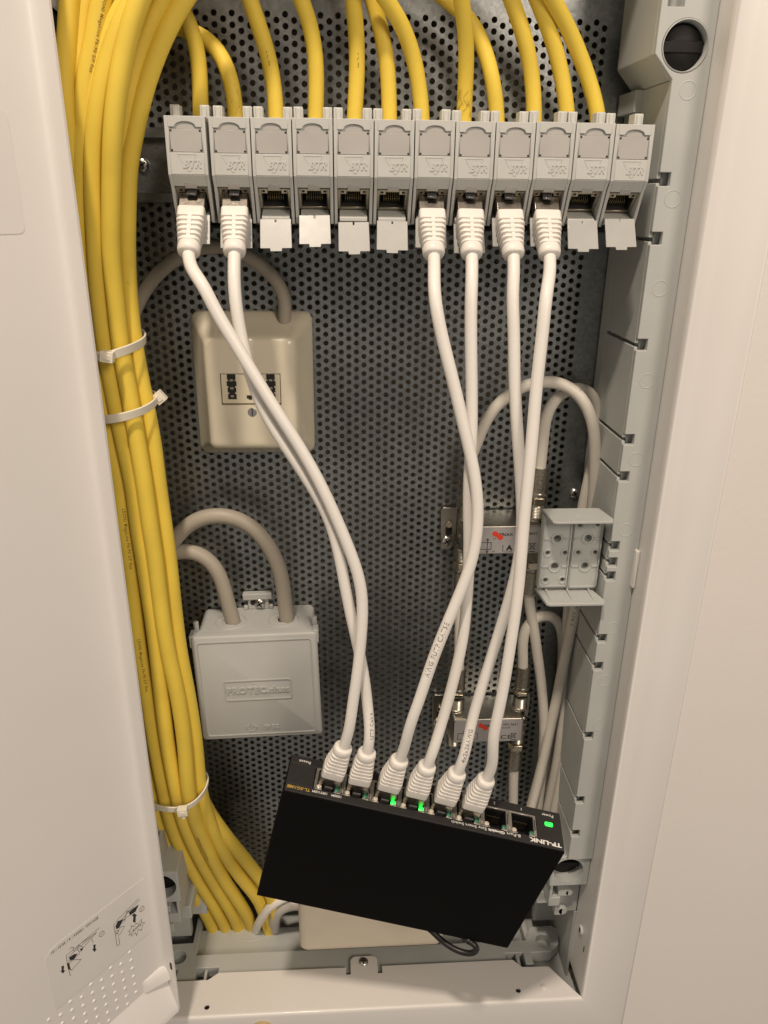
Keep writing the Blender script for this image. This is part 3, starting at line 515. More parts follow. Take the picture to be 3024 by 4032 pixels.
# lock at the top right, lower lock cups on both sides
def lock(cx, cz, black):
    l = MB(); l.lathe([(10.5, -60.2), (10.1, -60.4), (9.9, -60.0), (9.7, -56), (9.5, -50)], (cx, 0, cz), 'y', 40, cap=False)
    lo = cb(l, 'lock_collar', 'grey_plastic')
    k = MB(); k.cyl((cx, 0, cz), 9.3, -53, -46.5, 'y', 36)
    k.lathe([(9.3, -52.9), (9.3, -56.2), (8.2, -57.0), (2, -57.2)], (cx, 0, cz), 'y', 36); k.box(cx-9.2, cx+9.2, -57.7, -53.5, cz-2.4, cz+2.4)
    cb(k, 'lock_knob', 'lock_plastic', bevel=.4)
lock(165.8, 163.3, True); lock(54-165.8, 163.3, True)
for mx in ((lambda x: x), (lambda x: 54-x)):
    sg = 1 if mx(1) > mx(0) else -1
    b = MB()
    X = lambda x: mx(x)
    b.box(X(152), X(178.6), -58, -30, -338, -311.5)
    bo = cb(b, 'lock_block', 'grey_plastic', bevel=1.0)
    c = MB(); c.cyl((X(164)-OFF.x, 0, -324-OFF.z), 10.2, -70, -42, 'y', 40); cut(bo, [c.build('cutter', 'dark_slot', cab)])
    k = MB(); k.cyl((X(164), 0, -324), 10.0, -50, -43, 'y', 36); k.box(X(155), X(173), -53, -49.5, -326, -322); cb(k, 'lock_knob', 'lock_plastic')
    t = MB()
    t.box(X(154), X(162), -55, -20, -360, -352); t.box(X(154), X(156), -55, -20, -352, -341); t.box(X(164), X(178.6), -46, -20, -376, -338.3); t.box(X(160), X(178.6), -10, -4, -428, -376.2)
    t.box(X(160.5), X(168), -54, -40, -352, -346.5); t.cyl((X(168.2), 0, -349.3), 2.8, -54, -40, 'y', 20)
    t.box(X(150), X(162), -42, -6, -372, -361); t.box(X(146), X(161.9), -13, -6, -402, -373); t.cyl((X(167), 0, -371.5), 3.4, -50, -44, 'y', 20)
    t.box(X(161), X(167), -50, -44, -374.9, -368)
    cb(t, 'rail_foot', 'grey_plastic', bevel=.5)
    t = MB(); t.box(X(176.9), X(178.7), -46.5, 39, -442, -376.4); cb(t, 'side_wall', 'grey_plastic')

# plastic base at the bottom
lp = [(-124, -35.5), (-124, -15.5), (-104, -15), (-100.5, -26), (150, -26), (156, -14.2), (173, -14), (179, -17.5), (175, -30), (167.5, -36.3), (152, -36.3), (152, -46), (146, -46), (146, -36), (132, -36), (132, -46),
      (-82, -46), (-82, -36.5), (-98, -36.5), (-98, -46), (-112, -46), (-112, -36.5)]
lg = MB(); lg.prism(lp, -439, -429, 'z'); lo = cb(lg, 'base_ledge', 'grey_plastic')
cuts = []
for x in (-113.2, 163.8):
    c = MB(); c.cyl((x-OFF.x, -26.8, -429-OFF.z), 5.6, -7, 8, 'z', 32); cuts.append(c.build('cutter', 'dark_slot', cab))
cut(lo, cuts)
md = lo.modifiers.new('edge', 'BEVEL'); md.width = .8*S; md.segments = 3; md.limit_method = 'ANGLE'; md.angle_limit = math.radians(38)
rf = MB(); rf.box(-101, 150.2, -25.9, 2, -440, -437); rf.box(-104.5, -100.6, -25.8, 8, -440, -429.6); rf.box(150.4, 154, -25.8, 8, -440, -429.6)
cb(rf, 'base_recess', 'grey_plastic', bevel=.5)
ko = MB(); rg = []; n = 24
for i in range(n+1):
    a = math.pi+math.pi*i/n
    rg.append([(-63.4+(17.2+dr)*math.cos(a), 1.4+(10.2+dr)*math.sin(a), -437+dz) for dr, dz in ((-.5, -.05), (-.2, .35), (.2, .35), (.5, -.05))])
ko.loft(rg); cb(ko, 'knockout_mark', 'grey_plastic')
lf = MB(); lf.box(-127, 181, -74, 39.5, -449, -443); cb(lf, 'base_floor', 'grey_plastic')
st = MB(); st.box(-92, -90, -52, -37, -442.9, -430); st.box(140, 142.5, -52, -36.5, -442.9, -430); st.box(155, 178, -74, -72, -442.9, -431); cb(st, 'base_rib', 'grey_plastic', bevel=.3)

# top-hat mounting rail behind the modules
dr = MB(); dprof = [(-8.5, 131), (-8.5, 126.2), (-2, 126.2), (-2, 100.8), (-8.5, 100.8), (-8.5, 96), (-7.4, 96), (-7.4, 99.7), (-.9, 99.7), (-.9, 127.3), (-7.4, 127.3), (-7.4, 131)]
dr.prism(dprof, -108, 160, 'x'); cb(dr, 'mounting_rail', 'galvanised_steel', bevel=.3)
screw('screw', tuple(Vector((-88.5, -2, 114))-OFF), 3.6, cab)

# ------------------------------------------------------------------ the open door (a part of the cabinet)
A41 = math.radians(41)
DM = Matrix(((-math.sin(A41), math.cos(A41), 0), (-math.cos(A41), -math.sin(A41), 0), (0, 0, 1))).to_4x4()
DM.translation = Vector((-107.2, -82.8, 0))
DM = Matrix.Translation(-OFF) @ DM
dd = MB()
dd.loft([[(x, y, -373.5), (x, y, 330)] for x, y in
         ((330, -1.2), (3, -1.2), (-.2, -.9), (-1.3, .3), (-1.6, 3), (-1.6, 11), (-.4, 11.3), (-.3, 3.4), (.2, 1.4), (1.4, .4), (3.4, 0), (330, 0))], cap=False)
door = dd.build('door', 'white_enamel', cab, M=DM)
def dpart(mb, name, m, bevel=0): return mb.build(name, m, door, bevel, 2, DM)
t = MB(); t.loft([[(-.3, y, z), (330, y, z)] for y, z in ((-1.2, -373.4), (0.0, -373.4), (.5, -374.6), (1.6, -376.6), (9.6, -395), (10.6, -397.6), (10.8, -399.5), (9.4, -400), (-1.2, -378))], cap=False); dpart(t, 'bottom_lip', 'white_enamel')
t = MB(); t.prism([(-1.2, -373.6), (11, -373.6), (11, -397), (10.2, -399.8), (-1.2, -378)], -1.6, -.35, 'x'); dpart(t, 'corner_web', 'white_enamel', .3)
t = MB(); t.loft([[(x, .05+y*k, z) for x, y in ((-.25, 0), (16, 0), (15, 1.6), (11, 2.6), (-.25, 6))] for z, k in ((-373.3, 1.0), (-368, .75), (-365, .35), (-364, .05))]); dpart(t, 'corner_gusset', 'white_enamel')
t = MB(); t.prism([(-.32, 9.4), (-.32, 7.6), (-.1, 7.6), (-.1, 9.4)], -362, -356.5, 'z'); dpart(t, 'slit', 'dark_slot')
# sticker, printing and white domes for holes showing light from behind
lab = MB()
pl = [(5, -329), (5, -284.4), (62, -284.4), (66.5, -285.4), (69.2, -288), (70, -292), (70, -329)]
lab.prism(pl, .05, .22, 'y'); lo_ = dpart(lab, 'sticker', 'door_label')
def dmap(p): return (p[0], .28, p[1])
t = MB(); t.keep = True; strokes(t, DOOR['strokes'], .33, dmap)
ds = dpart(t, 'printed_drawing', 'print_grey')
t = MB(); t.keep = True
for q in DOOR['fills']: t.add([(a, .30, b) for a, b in q], [tuple(range(len(q)))])
dpart(t, 'printed_arrow', 'print_black')
t = MB(); letters(t, 'EDV', (37, .25, -286.6), (1, 0, 0), (0, 0, -1), height=2.0, width=29, depth=.06); dpart(t, 'lettering', 'print_grey')
t = MB(); letters(t, 'klick', (11.2, .29, -316.4), (1, 0, -.05), (0, 0, -1), height=1.6, width=6.6, depth=.05); dpart(t, 'lettering', 'print_grey')
dot0 = None
for i in range(14):
    s_ = 21.2+6.68*i
    for j in range(10):
        z = -331.6-7.1*j-(3.55 if i % 2 else 0)
        if z < -371 or s_ > 100: continue
        if dot0 is None:
            t = MB(); t.lathe([(1.15, 0), (1.0, .28), (.55, .46), (.1, .5)], (0, 0, 0), 'y', 10); dd_ = t.build('lit_hole_dot', 'lit_hole_white', door); dot0 = dd_
        else: dd_ = dot0.copy(); COL.objects.link(dd_)
        dd_.matrix_local = Matrix.Translation((DM @ Vector((s_, 0, z)))*S) @ DM.to_3x3().to_4x4()

t = MB(); t.prism([(a+45, b+107) for a, b in rrect(56, 46, 3)], .04, .16, 'y'); dpart(t, 'sticker', 'door_label')

# ================================================================== network modules on the rail
XM = [-62.9+8.75]+[-43.9+18*i+8.75 for i in range(11)]
Z0 = 88.0
def make_module():
    t = thing('network_module', 'x', 'network module', (XM[0], 0, Z0), 'network modules in the row')
    b = MB(); TM = Matrix.Translation((0, 0, -Z0))
    for sx in (-1, 1):
        b.prism([(-68.7, 131.4), (-68.7, 108), (-65.3, 103.8), (-58.2, 88), (-15, 88), (-15, 131.4)], sx*7.35, sx*8.75, 'x')
    b.prism([(-67.7, 131.4), (-67.7, 108.0), (-64.3, 103.4), (-15, 103.4), (-15, 131.4)], -7.34, 7.34, 'x')
    b.prism([(-68.68, 117), (-68.68, 108.2), (-67.72, 108.2), (-67.72, 117)], -7.34, 7.34, 'x')
    b.prism([(-68.68, 108.1), (-64.9, 103.42), (-64.35, 103.42), (-67.72, 107.6), (-67.72, 108.1)], -7.34, 7.34, 'x')
    arc = [(4.4*math.cos(math.pi*i/10), 127.3+1.9*math.sin(math.pi*i/10)) for i in range(11)]
    b.prism([(-7.34, 131.38), (-7.34, 127)]+[(-4.8, 127)]+[(x, z) for x, z in arc[::-1]]+[(4.8, 127), (7.34, 127), (7.34, 131.38)], -68.68, -67.72, 'y')
    for sx in (-1, 1): b.prism([(sx*7.34, 126.98), (sx*6.95, 126.98), (sx*6.95, 117.02), (sx*7.34, 117.02)], -68.68, -67.72, 'y')
    b.build('body', 'module_plastic', t, .22, 2, TM)
    wv = MB(); wv.box(-6.75, 6.75, -68.3, -67.75, 117.2, 126.2); wv.prism([(-4.2, 126.22), (4.2, 126.22), (3, 128), (0, 128.7), (-3, 128)], -68.05, -67.75); wo = wv.build('label_window', 'window_plastic', t, .12, 1, TM)
    cs = MB()
    for sx in (-1, 1):
        for z in (117.5, 125.3): cs.box(sx*6.65, sx*5.85, -68.42, -68.31, z, z+.75)
    cs.build('corner_hole', 'dark_slot', wo, 0, 1, TM)
    e = MB()
    solid_strokes(e, [[(-4, 116.3), (4, 116.3)], [(-4, 116.3), (-2.0, 113.0)], [(4, 116.3), (3.3, 114.7)], [(-.4, 110.4), (.2, 109.6), (1.0, 109.6), (1.5, 110.4)]], .26, -68.82, -68.6)
    e.build('emblem', 'module_plastic', t, 0, 1, TM)
    e = MB(); letters(e, 'BTR', (-2.1, -68.68, 110.8), (1, 0, 0), (0, 0, 1), height=3.4, width=8.2, depth=.28); e.build('lettering', 'module_plastic', t, 0, 1, TM)
    tb = MB(); tb.prism([(-66.1, 104.6), (-64.5, 102.5), (-63.6, 102.5), (-65, 104.9)], -2.6, 2.6, 'x'); tb.build('release_tab', 'window_plastic', t, .15, 1, TM)
    # jack, built flat and turned into its sloping seat
    up_ = Vector((0, -.745, .667)); nn = Vector((0, -.667, -.745)); rr_ = Vector((1, 0, 0))
    JM = Matrix((( 1, 0, 0, 0), (0, nn.y, up_.y, -58.4), (0, nn.z, up_.z, 98.6-Z0), (0, 0, 0, 1)))
    j = MB()                                        # local: x across, y outward, z up the face
    j.box(-7.2, -5.95, -10, 0, -6.2, 6.4); j.box(5.95, 7.2, -10, 0, -6.2, 6.4); j.box(-5.94, 5.94, -10, 0, -6.2, -4.9)
    j.box(-5.94, -3.1, -10, 0, 3.6, 6.4); j.box(3.1, 5.94, -10, 0, 3.6, 6.4); j.box(-3.09, 3.09, -10, 0, 5.2, 6.4)
    jo = j.build('jack', 'jack_metal', t, .15, 1, JM)
    c = MB(); c.box(-5.9, 5.9, -9.8, -8.8, -4.8, 5); c.box(-5.93, -5.5, -8.7, -.4, -4.8, 3.5); c.box(5.5, 5.93, -8.7, -.4, -4.8, 3.5); c.box(-5.4, 5.4, -8.7, -.5, -4.88, -4.4); c.build('cavity', 'dark_slot', jo, 0, 1, JM)
    c = MB()
    for i in range(8):
        x = -3.57+1.02*i; c.box(x-.22, x+.22, -8.7, -2.6, -1.6-.0, -1.2); c.box(x-.22, x+.22, -3.0, -2.6, -3.6, -1.61)
    c.build('contacts', 'contact_metal', jo, 0, 1, JM)
    c = MB()
    for sx in (-1, 1): c.lathe([(.75, .03), (.75, -.3)], (sx*4.9, 0, 5.0), 'y', 12)
    c.build('pin_hole', 'dark_slot', jo, 0, 1, JM)
    h = MB(); h.prism([(-53.2, 94.2), (-60.2, 90.9), (-60.2, 89.3), (-48, 88.5), (-48, 94.2)], -6.4, 6.4, 'x'); h.build('hinge_ledge', 'module_plastic', t, .2, 2, TM)
    h = MB(); h.box(-5, 5, -50, -15.1, 86.4, 87.9); h.box(-8.6, 8.6, -40, -20, 84.8, 86.3); h.build('rail_foot', 'dark_plastic', t, .3, 1, TM)
    f = MB(); f.prism([(-7.1, 90.2), (-.35, 90.2), (-.35, 88.9), (.35, 88.9), (.35, 90.2), (7.1, 90.2), (7.3, 77.7), (2.8, 77.7), (2.6, 76.4), (-2.6, 76.4), (-2.8, 77.7), (-7.3, 77.7)], -61.9, -60.9)
    f.v = [(x, y+(z-90.2)*.5, z) for x, y, z in f.v]
    f.build('dust_flap', 'flap_plastic', t, .2, 2, TM)
    for sx in (-1, 1):
        k = MB(); k.box(sx*8.7, sx*4.5, -53, -45, 131.5, 137.2); k.box(sx*7.6, sx*5.4, -53.8, -53.05, 131.5, 136.8); k.build('top_clip', 'module_plastic', t, .5, 2, TM)
    return t
ORD = ['leftmost', 'second', 'third', 'fourth', 'fifth', 'sixth', 'seventh', 'eighth', 'ninth', 'tenth', 'eleventh', 'rightmost']
PLUG = {0: 'p1', 1: 'p2', 6: 'r1', 7: 'r2', 8: 'r3', 9: 'r4'}
proto = make_module()
mods = [proto]+[copy_tree(proto, None, (XM[i], 0, Z0)) for i in range(1, 12)]
for i, o in enumerate(mods):
    nm = ORD[i]+(' from the left' if 0 < i < 11 else ' of the twelve')
    o['label'] = 'grey network module, %s, %s' % (nm, 'white plug in its jack' if i in PLUG else 'empty jack with its flap hanging open')
    o.location.z += random.uniform(-.25, .25)*S
    for ch in o.children:
        if ch.name.startswith('dust_flap'):
            a = random.uniform(-.03, .03); ch.rotation_euler = (a, random.uniform(-.02, .02), 0)

# ================================================================== patch cords with booted plugs
def sect(w, h, r, y, n=4): return [(a, y, b) for a, b in rrect(w, h, r, n)]
PL = {}
def plug(parent, MX, flip=False):
    """local: y runs from the port outwards, x across, z = latch side"""
    if not PL:
        b = MB(); rg = []
        def R(w, h, r, y): rg.append(sect(w, h, r, y))
        R(11.4, 9.6, 1.2, 8); R(12.2, 10.4, 1.6, 8.5); R(12.2, 10.4, 1.6, 13.4)
        y = 13.6
        for i in range(5):
            k = i/5; W = 12.2-2.6*k; H = 10.4-1.4*k; r = 1.8+1.4*k
            R(W-1.9, H-1.5, r-.5, y); R(W-1.9, H-1.5, r-.5, y+.85); R(W, H, r, y+1.05); R(W, H, r, y+2.25); y += 2.45
        R(9.4, 8.8, 3.6, y); R(9.6, 9.0, 4.0, y+.4); R(10.2, 9.6, 4.4, y+1.0); R(10.2, 9.6, 4.4, y+3.2); R(9.4, 8.8, 4.1, y+4.4); R(7.6, 7.4, 3.5, y+4.9)
        b.loft(rg, smooth=False)
        for sz in (-1, 1):
            v = [(-.9, 13, sz*5.18), (.9, 13, sz*5.18), (.9, 26, sz*4.45), (-.9, 26, sz*4.45), (-.9, 13, sz*3), (.9, 13, sz*3), (.9, 26, sz*3), (-.9, 26, sz*3)]
            b.add(v, [(0, 1, 2, 3), (7, 6, 5, 4), (0, 4, 5, 1), (1, 5, 6, 2), (2, 6, 7, 3), (3, 7, 4, 0)])
        PL['boot'] = b
        m = MB(); m.box(-5.75, 5.75, -8, 8.2, -4.1, 3.6); PL['shield'] = m
        l = MB(); l.prism([(-7, 3.7), (1.2, 3.7), (3.6, 5.9), (3.2, 6.6), (0.5, 5.6), (-6, 5.6)], -2.2, 2.2, 'x'); PL['latch'] = l
    o = PL['boot'].build('plug', 'boot_pvc', parent, .3, 2, MX)
    PL['shield'].build('metal_shield', 'plug_shield', o, .3, 2, MX)
    PL['latch'].build('latch', 'latch_plastic', o, .2, 1, MX)
    return o
BOOT = 8+5.6+5*2.45+4.9                              # port face to end of boot
F3 = Matrix(((0.969125, 0.206591, -0.134596), (-0.094889, -0.191349, -0.976924), (-0.227579, 0.959534, -0.165838)))
O3 = Vector((-21.089, -115.31, -195.234))
PORTX = [134.6-15.85*i for i in range(8)]            # port 1 .. 8
nn = Vector((0, -.667, -.745)); up_ = Vector((0, -.745, .667))
cord_data = {'p1': (0, 8, 'white patch cord from the leftmost module to the port beside the reset hole'),
 'p2': (1, 7, 'white patch cord from the second module, crossing behind the leftmost cord'),
 'r1': (6, 6, 'white patch cord bowing right from the seventh module, crossing in front of the upper splitter'),
 'r2': (7, 5, 'white patch cord hanging straight from the eighth module behind the bowed cord'),
 'r3': (8, 4, 'white patch cord from the ninth module crossing behind the cord of the tenth'),
 'r4': (9, 3, 'white patch cord from the tenth module to the last used port near the empty ports')}
CORDP = {}
for key, (mi, pn, lb) in cord_data.items():
    t = thing('patch_cord', lb, 'patch cord', (XM[mi], -85, 70), 'white patch cords')
    TI = Matrix.Translation((-XM[mi], 85, -70))
    # upper plug: port face centre on the module
    base = Vector((XM[mi], -58.4, 98.6))+nn*0.0-up_*.3
    JX = Matrix(((1, 0, 0, base.x), (0, nn.y, up_.y, base.y), (0, nn.z, up_.z, base.z), (0, 0, 0, 1)))
    tilt = {'p1': .03, 'p2': -.01, 'r1': .0, 'r2': .02, 'r3': -.02, 'r4': .02}[key]
    JX = JX @ Matrix.Rotation(tilt, 4, 'Z') @ Matrix.Translation((0, .2, 0))
    pl_a = plug(t, TI @ JX)
    e0 = JX @ Vector((0, BOOT-.5, 0)); e0b = JX @ Vector((0, BOOT+7, 0))
    # lower plug: x across, z towards the lettering edge where the latch sits
    SX = Matrix(((F3[0][0], F3[0][1], F3[0][2], 0), (F3[1][0], F3[1][1], F3[1][2], 0), (F3[2][0], F3[2][1], F3[2][2], 0), (0, 0, 0, 1)))
    SX.translation = O3+F3 @ Vector((PORTX[pn-1], 0, -12.3))
    SX = SX @ Matrix.Rotation({'p1': -.07, 'p2': .03, 'r1': -.04, 'r2': -.02, 'r3': -.05, 'r4': -.06}[key], 4, 'Z') @ Matrix.Translation((0, -1.0, 0))
    pl_b = plug(t, TI @ SX)
    e1 = SX @ Vector((0, BOOT-.5, 0)); e1b = SX @ Vector((0, BOOT+9, 0))
    d = path([e0, e0b]+[Vector(p) for p in PTS[key]]+[e1b, e1], 3.0, 2); CORDP[key] = d
    m = MB(); tube(m, d, 2.85, 18, .012, mi); co = m.build('cord', 'white_pvc', t, M=TI)
    if key == 'r1': print_on_tube('FUTP', [TI @ p for p in d], 2.85, 214, .3, 2.5, 'print_ink', co, flip=True)
    if key == 'r3': print_on_tube('AWG', [TI @ p for p in d], 2.85, (d[1]-d[0]).length*(len(d)-1)-9, .1, 2.3, 'print_ink', co, flip=True)
    if key == 'p2': print_on_tube('Cab', [TI @ p for p in d], 2.85, (d[1]-d[0]).length*(len(d)-1)-10, -.45, 2.1, 'print_ink', co, flip=True)

# ================================================================== network switch
sw = thing('network_switch', 'black eight port network switch hanging by its cords, green lamps lit', 'network switch', O3, None, F3)
cs = MB(); cs.box(0, 158, -101, -.6, -1, 0); cs.box(0, 158, -101, -.6, -25, -24); cs.box(0, 1, -101, -.6, -23.98, -1.02); cs.box(157, 158, -101, -.6, -23.98, -1.02); cs.box(1.02, 156.98, -101, -100, -23.98, -1.02)
cs.build('case', 'switch_steel', sw, .35, 2)
fp = MB(); fp.box(.5, 157.5, -1.6, 0, -5.2, -.45); fp.box(.5, 157.5, -1.6, 0, -24.6, -19.2); fp.box(.5, 15.2, -1.6, 0, -19.18, -5.22); fp.box(142.8, 157.5, -1.6, 0, -19.18, -5.22)
fpo = fp.build('front_panel', 'switch_panel', sw, .2, 2)
rh = MB(); rh.cyl((7.9, 0, -14.1), 1.15, -.2, .04, 'y', 20); rh.build('reset_hole', 'dark_slot', fpo)
def sl(key, x_right, z_top, h, m='print_white', w=None):       # upside-down lettering: reads towards -x
    t = MB(); letters(t, key, (x_right, .02, z_top), (-1, 0, 0), (0, 0, 1), height=h, width=w, depth=.05); return t.build('lettering', m, fpo)
sl('TP-LINK', 156.3, -4.6, 2.6, w=18.6); sl('8P', 132.8, -4.7, 1.9, w=8.0); sl('GB', 123.8, -4.8, 2.2, w=9.6); sl('ES', 113.2, -4.8, 2.1, w=19.8)
sl('Reset', 11.6, -22.1, 1.8, w=6.6); sl('Power', 153.4, -22.3, 1.9, w=6.8); sl('TLSG', 14.1, -4.3, 1.9, 'print_gold', w=12.8); sl('10M', 23.6, -4.3, 1.6, w=8.2); sl('1000M', 31.4, -4.3, 1.6, w=5.3)
sl('1', 134.6, -22.6, 1.7); sl('2', 119.2, -22.6, 1.7)
for i, x in enumerate(PORTX):
    p = MB()
    p.box(x-7.9, x-6.3, -12, .1, -18.2, -5.3); p.box(x+6.3, x+7.9, -12, .1, -18.2, -5.3); p.box(x-7.9, x+7.9, -12, .1, -19.15, -18.22)
    p.box(x-7.9, x-3.3, -12, .1, -6.2, -5.25); p.box(x+3.3, x+7.9, -12, .1, -6.2, -5.25)
    po = p.build('port', 'port_metal', sw, .12, 1)
    c = MB(); c.box(x-6.28, x+6.28, -12, -11.4, -18.2, -5.3); c.box(x-6.28, x-5.95, -11.4, -.3, -18.2, -8.6); c.box(x+5.95, x+6.28, -11.4, -.3, -18.2, -8.6); c.box(x-6, x+6, -11.4, -.3, -18.2, -17.6)
    c.box(x-6.28, x-3.5, -11.4, -1.2, -8.6, -6.25); c.box(x+3.5, x+6.28, -11.4, -1.2, -8.6, -6.25); c.box(x-3.3, x+3.3, -11.4, -.5, -5.9, -5.3); c.build('cavity', 'dark_plastic', po)
    c = MB()
    for k in range(8): c.box(x-3.6+1.02*k-.2, x-3.6+1.02*k+.2, -9, -3.5, -15.6, -15.2)
    c.build('contacts', 'contact_metal', po)
    c = MB(); c.box(x-1, x-.1, -.3, .13, -16, -8) if False else c.box(x+6.75, x+7.35, -.3, .16, -16.5, -9.5); c.build('shield_slot', 'dark_slot', po)
    pn = i+1
    c = MB(); c.lathe([(1.35, -1.1), (1.35, -.2), (.9, .15), (.3, .25)], (x+5.0, 0, -7.5), 'y', 14); c.build('led', 'led_on_green' if pn in (5, 6) else 'led_off_green', po)
    c = MB(); c.lathe([(1.35, -1.1), (1.35, -.2), (.9, .15), (.3, .25)], (x-5.0, 0, -7.5), 'y', 14); c.build('led', 'led_off_clear', po)
c = MB(); c.prism([(150.2+a, -15.5+b) for a, b in rrect(4.6, 2.5, .7)], -.2, .35); c.build('power_led', 'led_on_green', sw, .2, 2)

# power lead of the switch
t = thing('power_lead', 'thin black power lead looping below the switch', 'power lead', PTS['power'][5])
TI = Matrix.Translation(-Vector(PTS['power'][5])); d = path(PTS['power'], 2, 1)
m = MB(); tube(m, d, 1.9, 12); m.build('lead', 'black_rubber', t, M=TI)
m = MB(); a = Vector(PTS['power'][-1]); b = a+Vector((-3, 10, 12)); tube(m, [a+(b-a)*k/6 for k in range(7)], 3.6, 16); m.build('plug_body', 'black_rubber', t, .3, 2, M=TI)

# ================================================================== telephone outlet
ta = thing('telephone_outlet', 'cream plastic telephone outlet with two slotted sockets on the perforated plate', 'telephone outlet', (-36.5, 0, -41))
TI = Matrix.Translation((36.5, 0, 41))
def rr(x0, x1, z0, z1, r, y): return [((x0+x1)/2+a, y, (z0+z1)/2+b) for a, b in rrect(x1-x0, z1-z0, r, 6)]
c = MB(); c.loft([rr(-70.2, -3.2, -41.2, 40.6, 5, 0), rr(-70.2, -3.2, -41.2, 40.6, 5, -3.5), rr(-69.6, -3.8, -40.6, 40.0, 5.2, -4.8), rr(-66.6, -6.6, -38.0, 36.5, 6, -9), rr(-62.4, -10.6, -33.8, 31.4, 4.5, -20), rr(-61.2, -12.0, -32.4, 29.8, 3.6, -23.2), rr(-60.2, -13.2, -31.2, 28.6, 3, -24.8), rr(-58.6, -15, -29.6, 26.8, 2.4, -25.4), rr(-57, -17, -28, 25, 2, -25.5)])
co = c.build('cover', 'cream_plastic', ta, M=TI)
c = MB(); c.box(-53, -20.4, -30, -20, -7, 10.5); cut(co, [c.build('cutter', 'dark_slot', ta, M=TI)])
for p in co.data.polygons: p.use_smooth = True
md = co.modifiers.new('split', 'EDGE_SPLIT'); md.split_angle = math.radians(40)
ins = MB(); ins.box(-52.6, -20.8, -25.0, -20.5, -6.2, 10.1); io = ins.build('socket_insert', 'cream_insert', ta, .2, 1, TI)
def slotpoly(xc, z1):
    p = []
    for i, (w_, h) in enumerate([(2.3, 3.0), (1.7, .7), (2.6, 2.8), (1.8, .9), (2.3, 2.6), (1.6, .9), (2.3, 2.9)]): p.append((w_, h))
    L_, R_ = [], []; z = z1
    for w_, h in p: R_ += [(xc+w_, z), (xc+w_, z-h)]; L_ += [(xc-w_, z), (xc-w_, z-h)]; z -= h
    return R_+L_[::-1]
for xc in (-47, -25.8):
    s_ = MB(); s_.prism(slotpoly(xc, 10.05), -25.2, -25.02); so_ = s_.build('socket_slot', 'dark_slot', io, 0, 1, TI)
    for k in range(3):
        q = MB(); q.box(xc-.9, xc+.9, -25.35, -25.22, 6.2-4.4*k, 7.4-4.4*k)
        q.build('contact', 'brass_tint', io, .1, 1, TI)
s_ = MB(); s_.prism([(-39.2, -1.6), (-36.4, -1.6), (-36.4, -4.0), (-38.2, -4.0), (-38.2, -3.3), (-39.2, -3.3)], -25.2, -25.02); s_.build('socket_slot', 'dark_slot', io, 0, 1, TI)
s_ = MB(); s_.lathe([(2.5, -25.3), (2.5, -25.75), (2.1, -25.9), (.6, -25.9)], (-36.6, 0, -10.9), 'y', 24); s_ = s_.build('screw', 'zinc', ta, M=TI)
q = MB(); q.box(-36.9, -36.3, -26.1, -25.92, -12.9, -8.9); q.build('screw_slot', 'dark_slot', ta, M=TI)

# ================================================================== junction box
rotb = Matrix.Rotation(math.radians(-1.6), 3, 'Y')
jb = thing('junction_box', 'grey square junction box with embossed lid on the perforated plate', 'junction box', (-40.8, 0, -184), None, rotb)
c = MB(); c.loft([rr(-35.5, 35.5, -36, 37.0, 4, 0), rr(-35.5, 35.5, -36, 37.0, 4, -29)], smooth=False); bo = c.build('base', 'junction_plastic', jb, .6, 2)
c = MB(); c.loft([rr(-37.2, 37.2, -37.2, 36.6, 1.5, -26), rr(-38.2, 38.2, -38.2, 37.8, 2, -35.4), rr(-37.9, 37.9, -37.9, 37.5, 2.2, -36.4), rr(-37, 37, -37, 36.6, 2.2, -37)], smooth=False)
lo = c.build('lid', 'junction_plastic', jb, .3, 2)
def frame_line(x0, x1, z0, z1, r, w, y0, y1):
    m = MB(); a = rr(x0, x1, z0, z1, r, 0); cx, cz = (x0+x1)/2, (z0+z1)/2; n = len(a); rg = []
    b = rr(x0+w, x1-w, z0+w, z1-w, max(r-w, .1), 0)
    for i in range(n): rg.append([(a[i][0], y0, a[i][2]), (a[i][0], y1, a[i][2]), (b[i][0], y1, b[i][2]), (b[i][0], y0, b[i][2])])
    return m.loft(rg, closed=True, smooth=False)
frame_line(-34.6, 34.4, -35, 34.2, 2, .55, -36.9, -37.5).build('lid_border', 'junction_plastic', jb)
frame_line(-21, 20.6, -8.6, 6, 1.8, .6, -36.9, -37.55).build('plate_border', 'junction_plastic', jb)
t = MB(); letters(t, 'PROTEC', (-19.6, -36.98, -3.6), (1, 0, 0), (0, 0, 1), height=4.6, width=24.4, depth=.75); letters(t, '.class', (5.0, -36.98, -3.6), (1, 0, 0), (0, 0, 1), height=4.3, width=14.0, depth=.75); t.build('lettering', 'junction_plastic', jb)
t = MB(); letters(t, 'IP 55', (1.6, -36.98, -31.2), (1, 0, 0), (0, 0, 1), height=3.0, width=9.2, depth=.7); t.build('lettering', 'junction_plastic', jb)
t = MB(); solid_strokes(t, [[(-10.2, -29.6), (-6.6, -26.2), (-3.0, -29.6), (-3.8, -30.6), (-9.4, -30.6), (-10.2, -29.6)], [(-8.6, -32), (-4.4, -32)], [(-7.6, -30), (-7.6, -28.6)], [(-5.6, -30), (-5.6, -28.6)], [(-8.8, -29.6), (-7.4, -29.0), (-6.6, -30), (-5.4, -28.9), (-4.4, -29.6)], [(-6.6, -28), (-6.6, -27)]], .5, -37.4, -36.95); t.build('approval_mark', 'junction_plastic', jb)
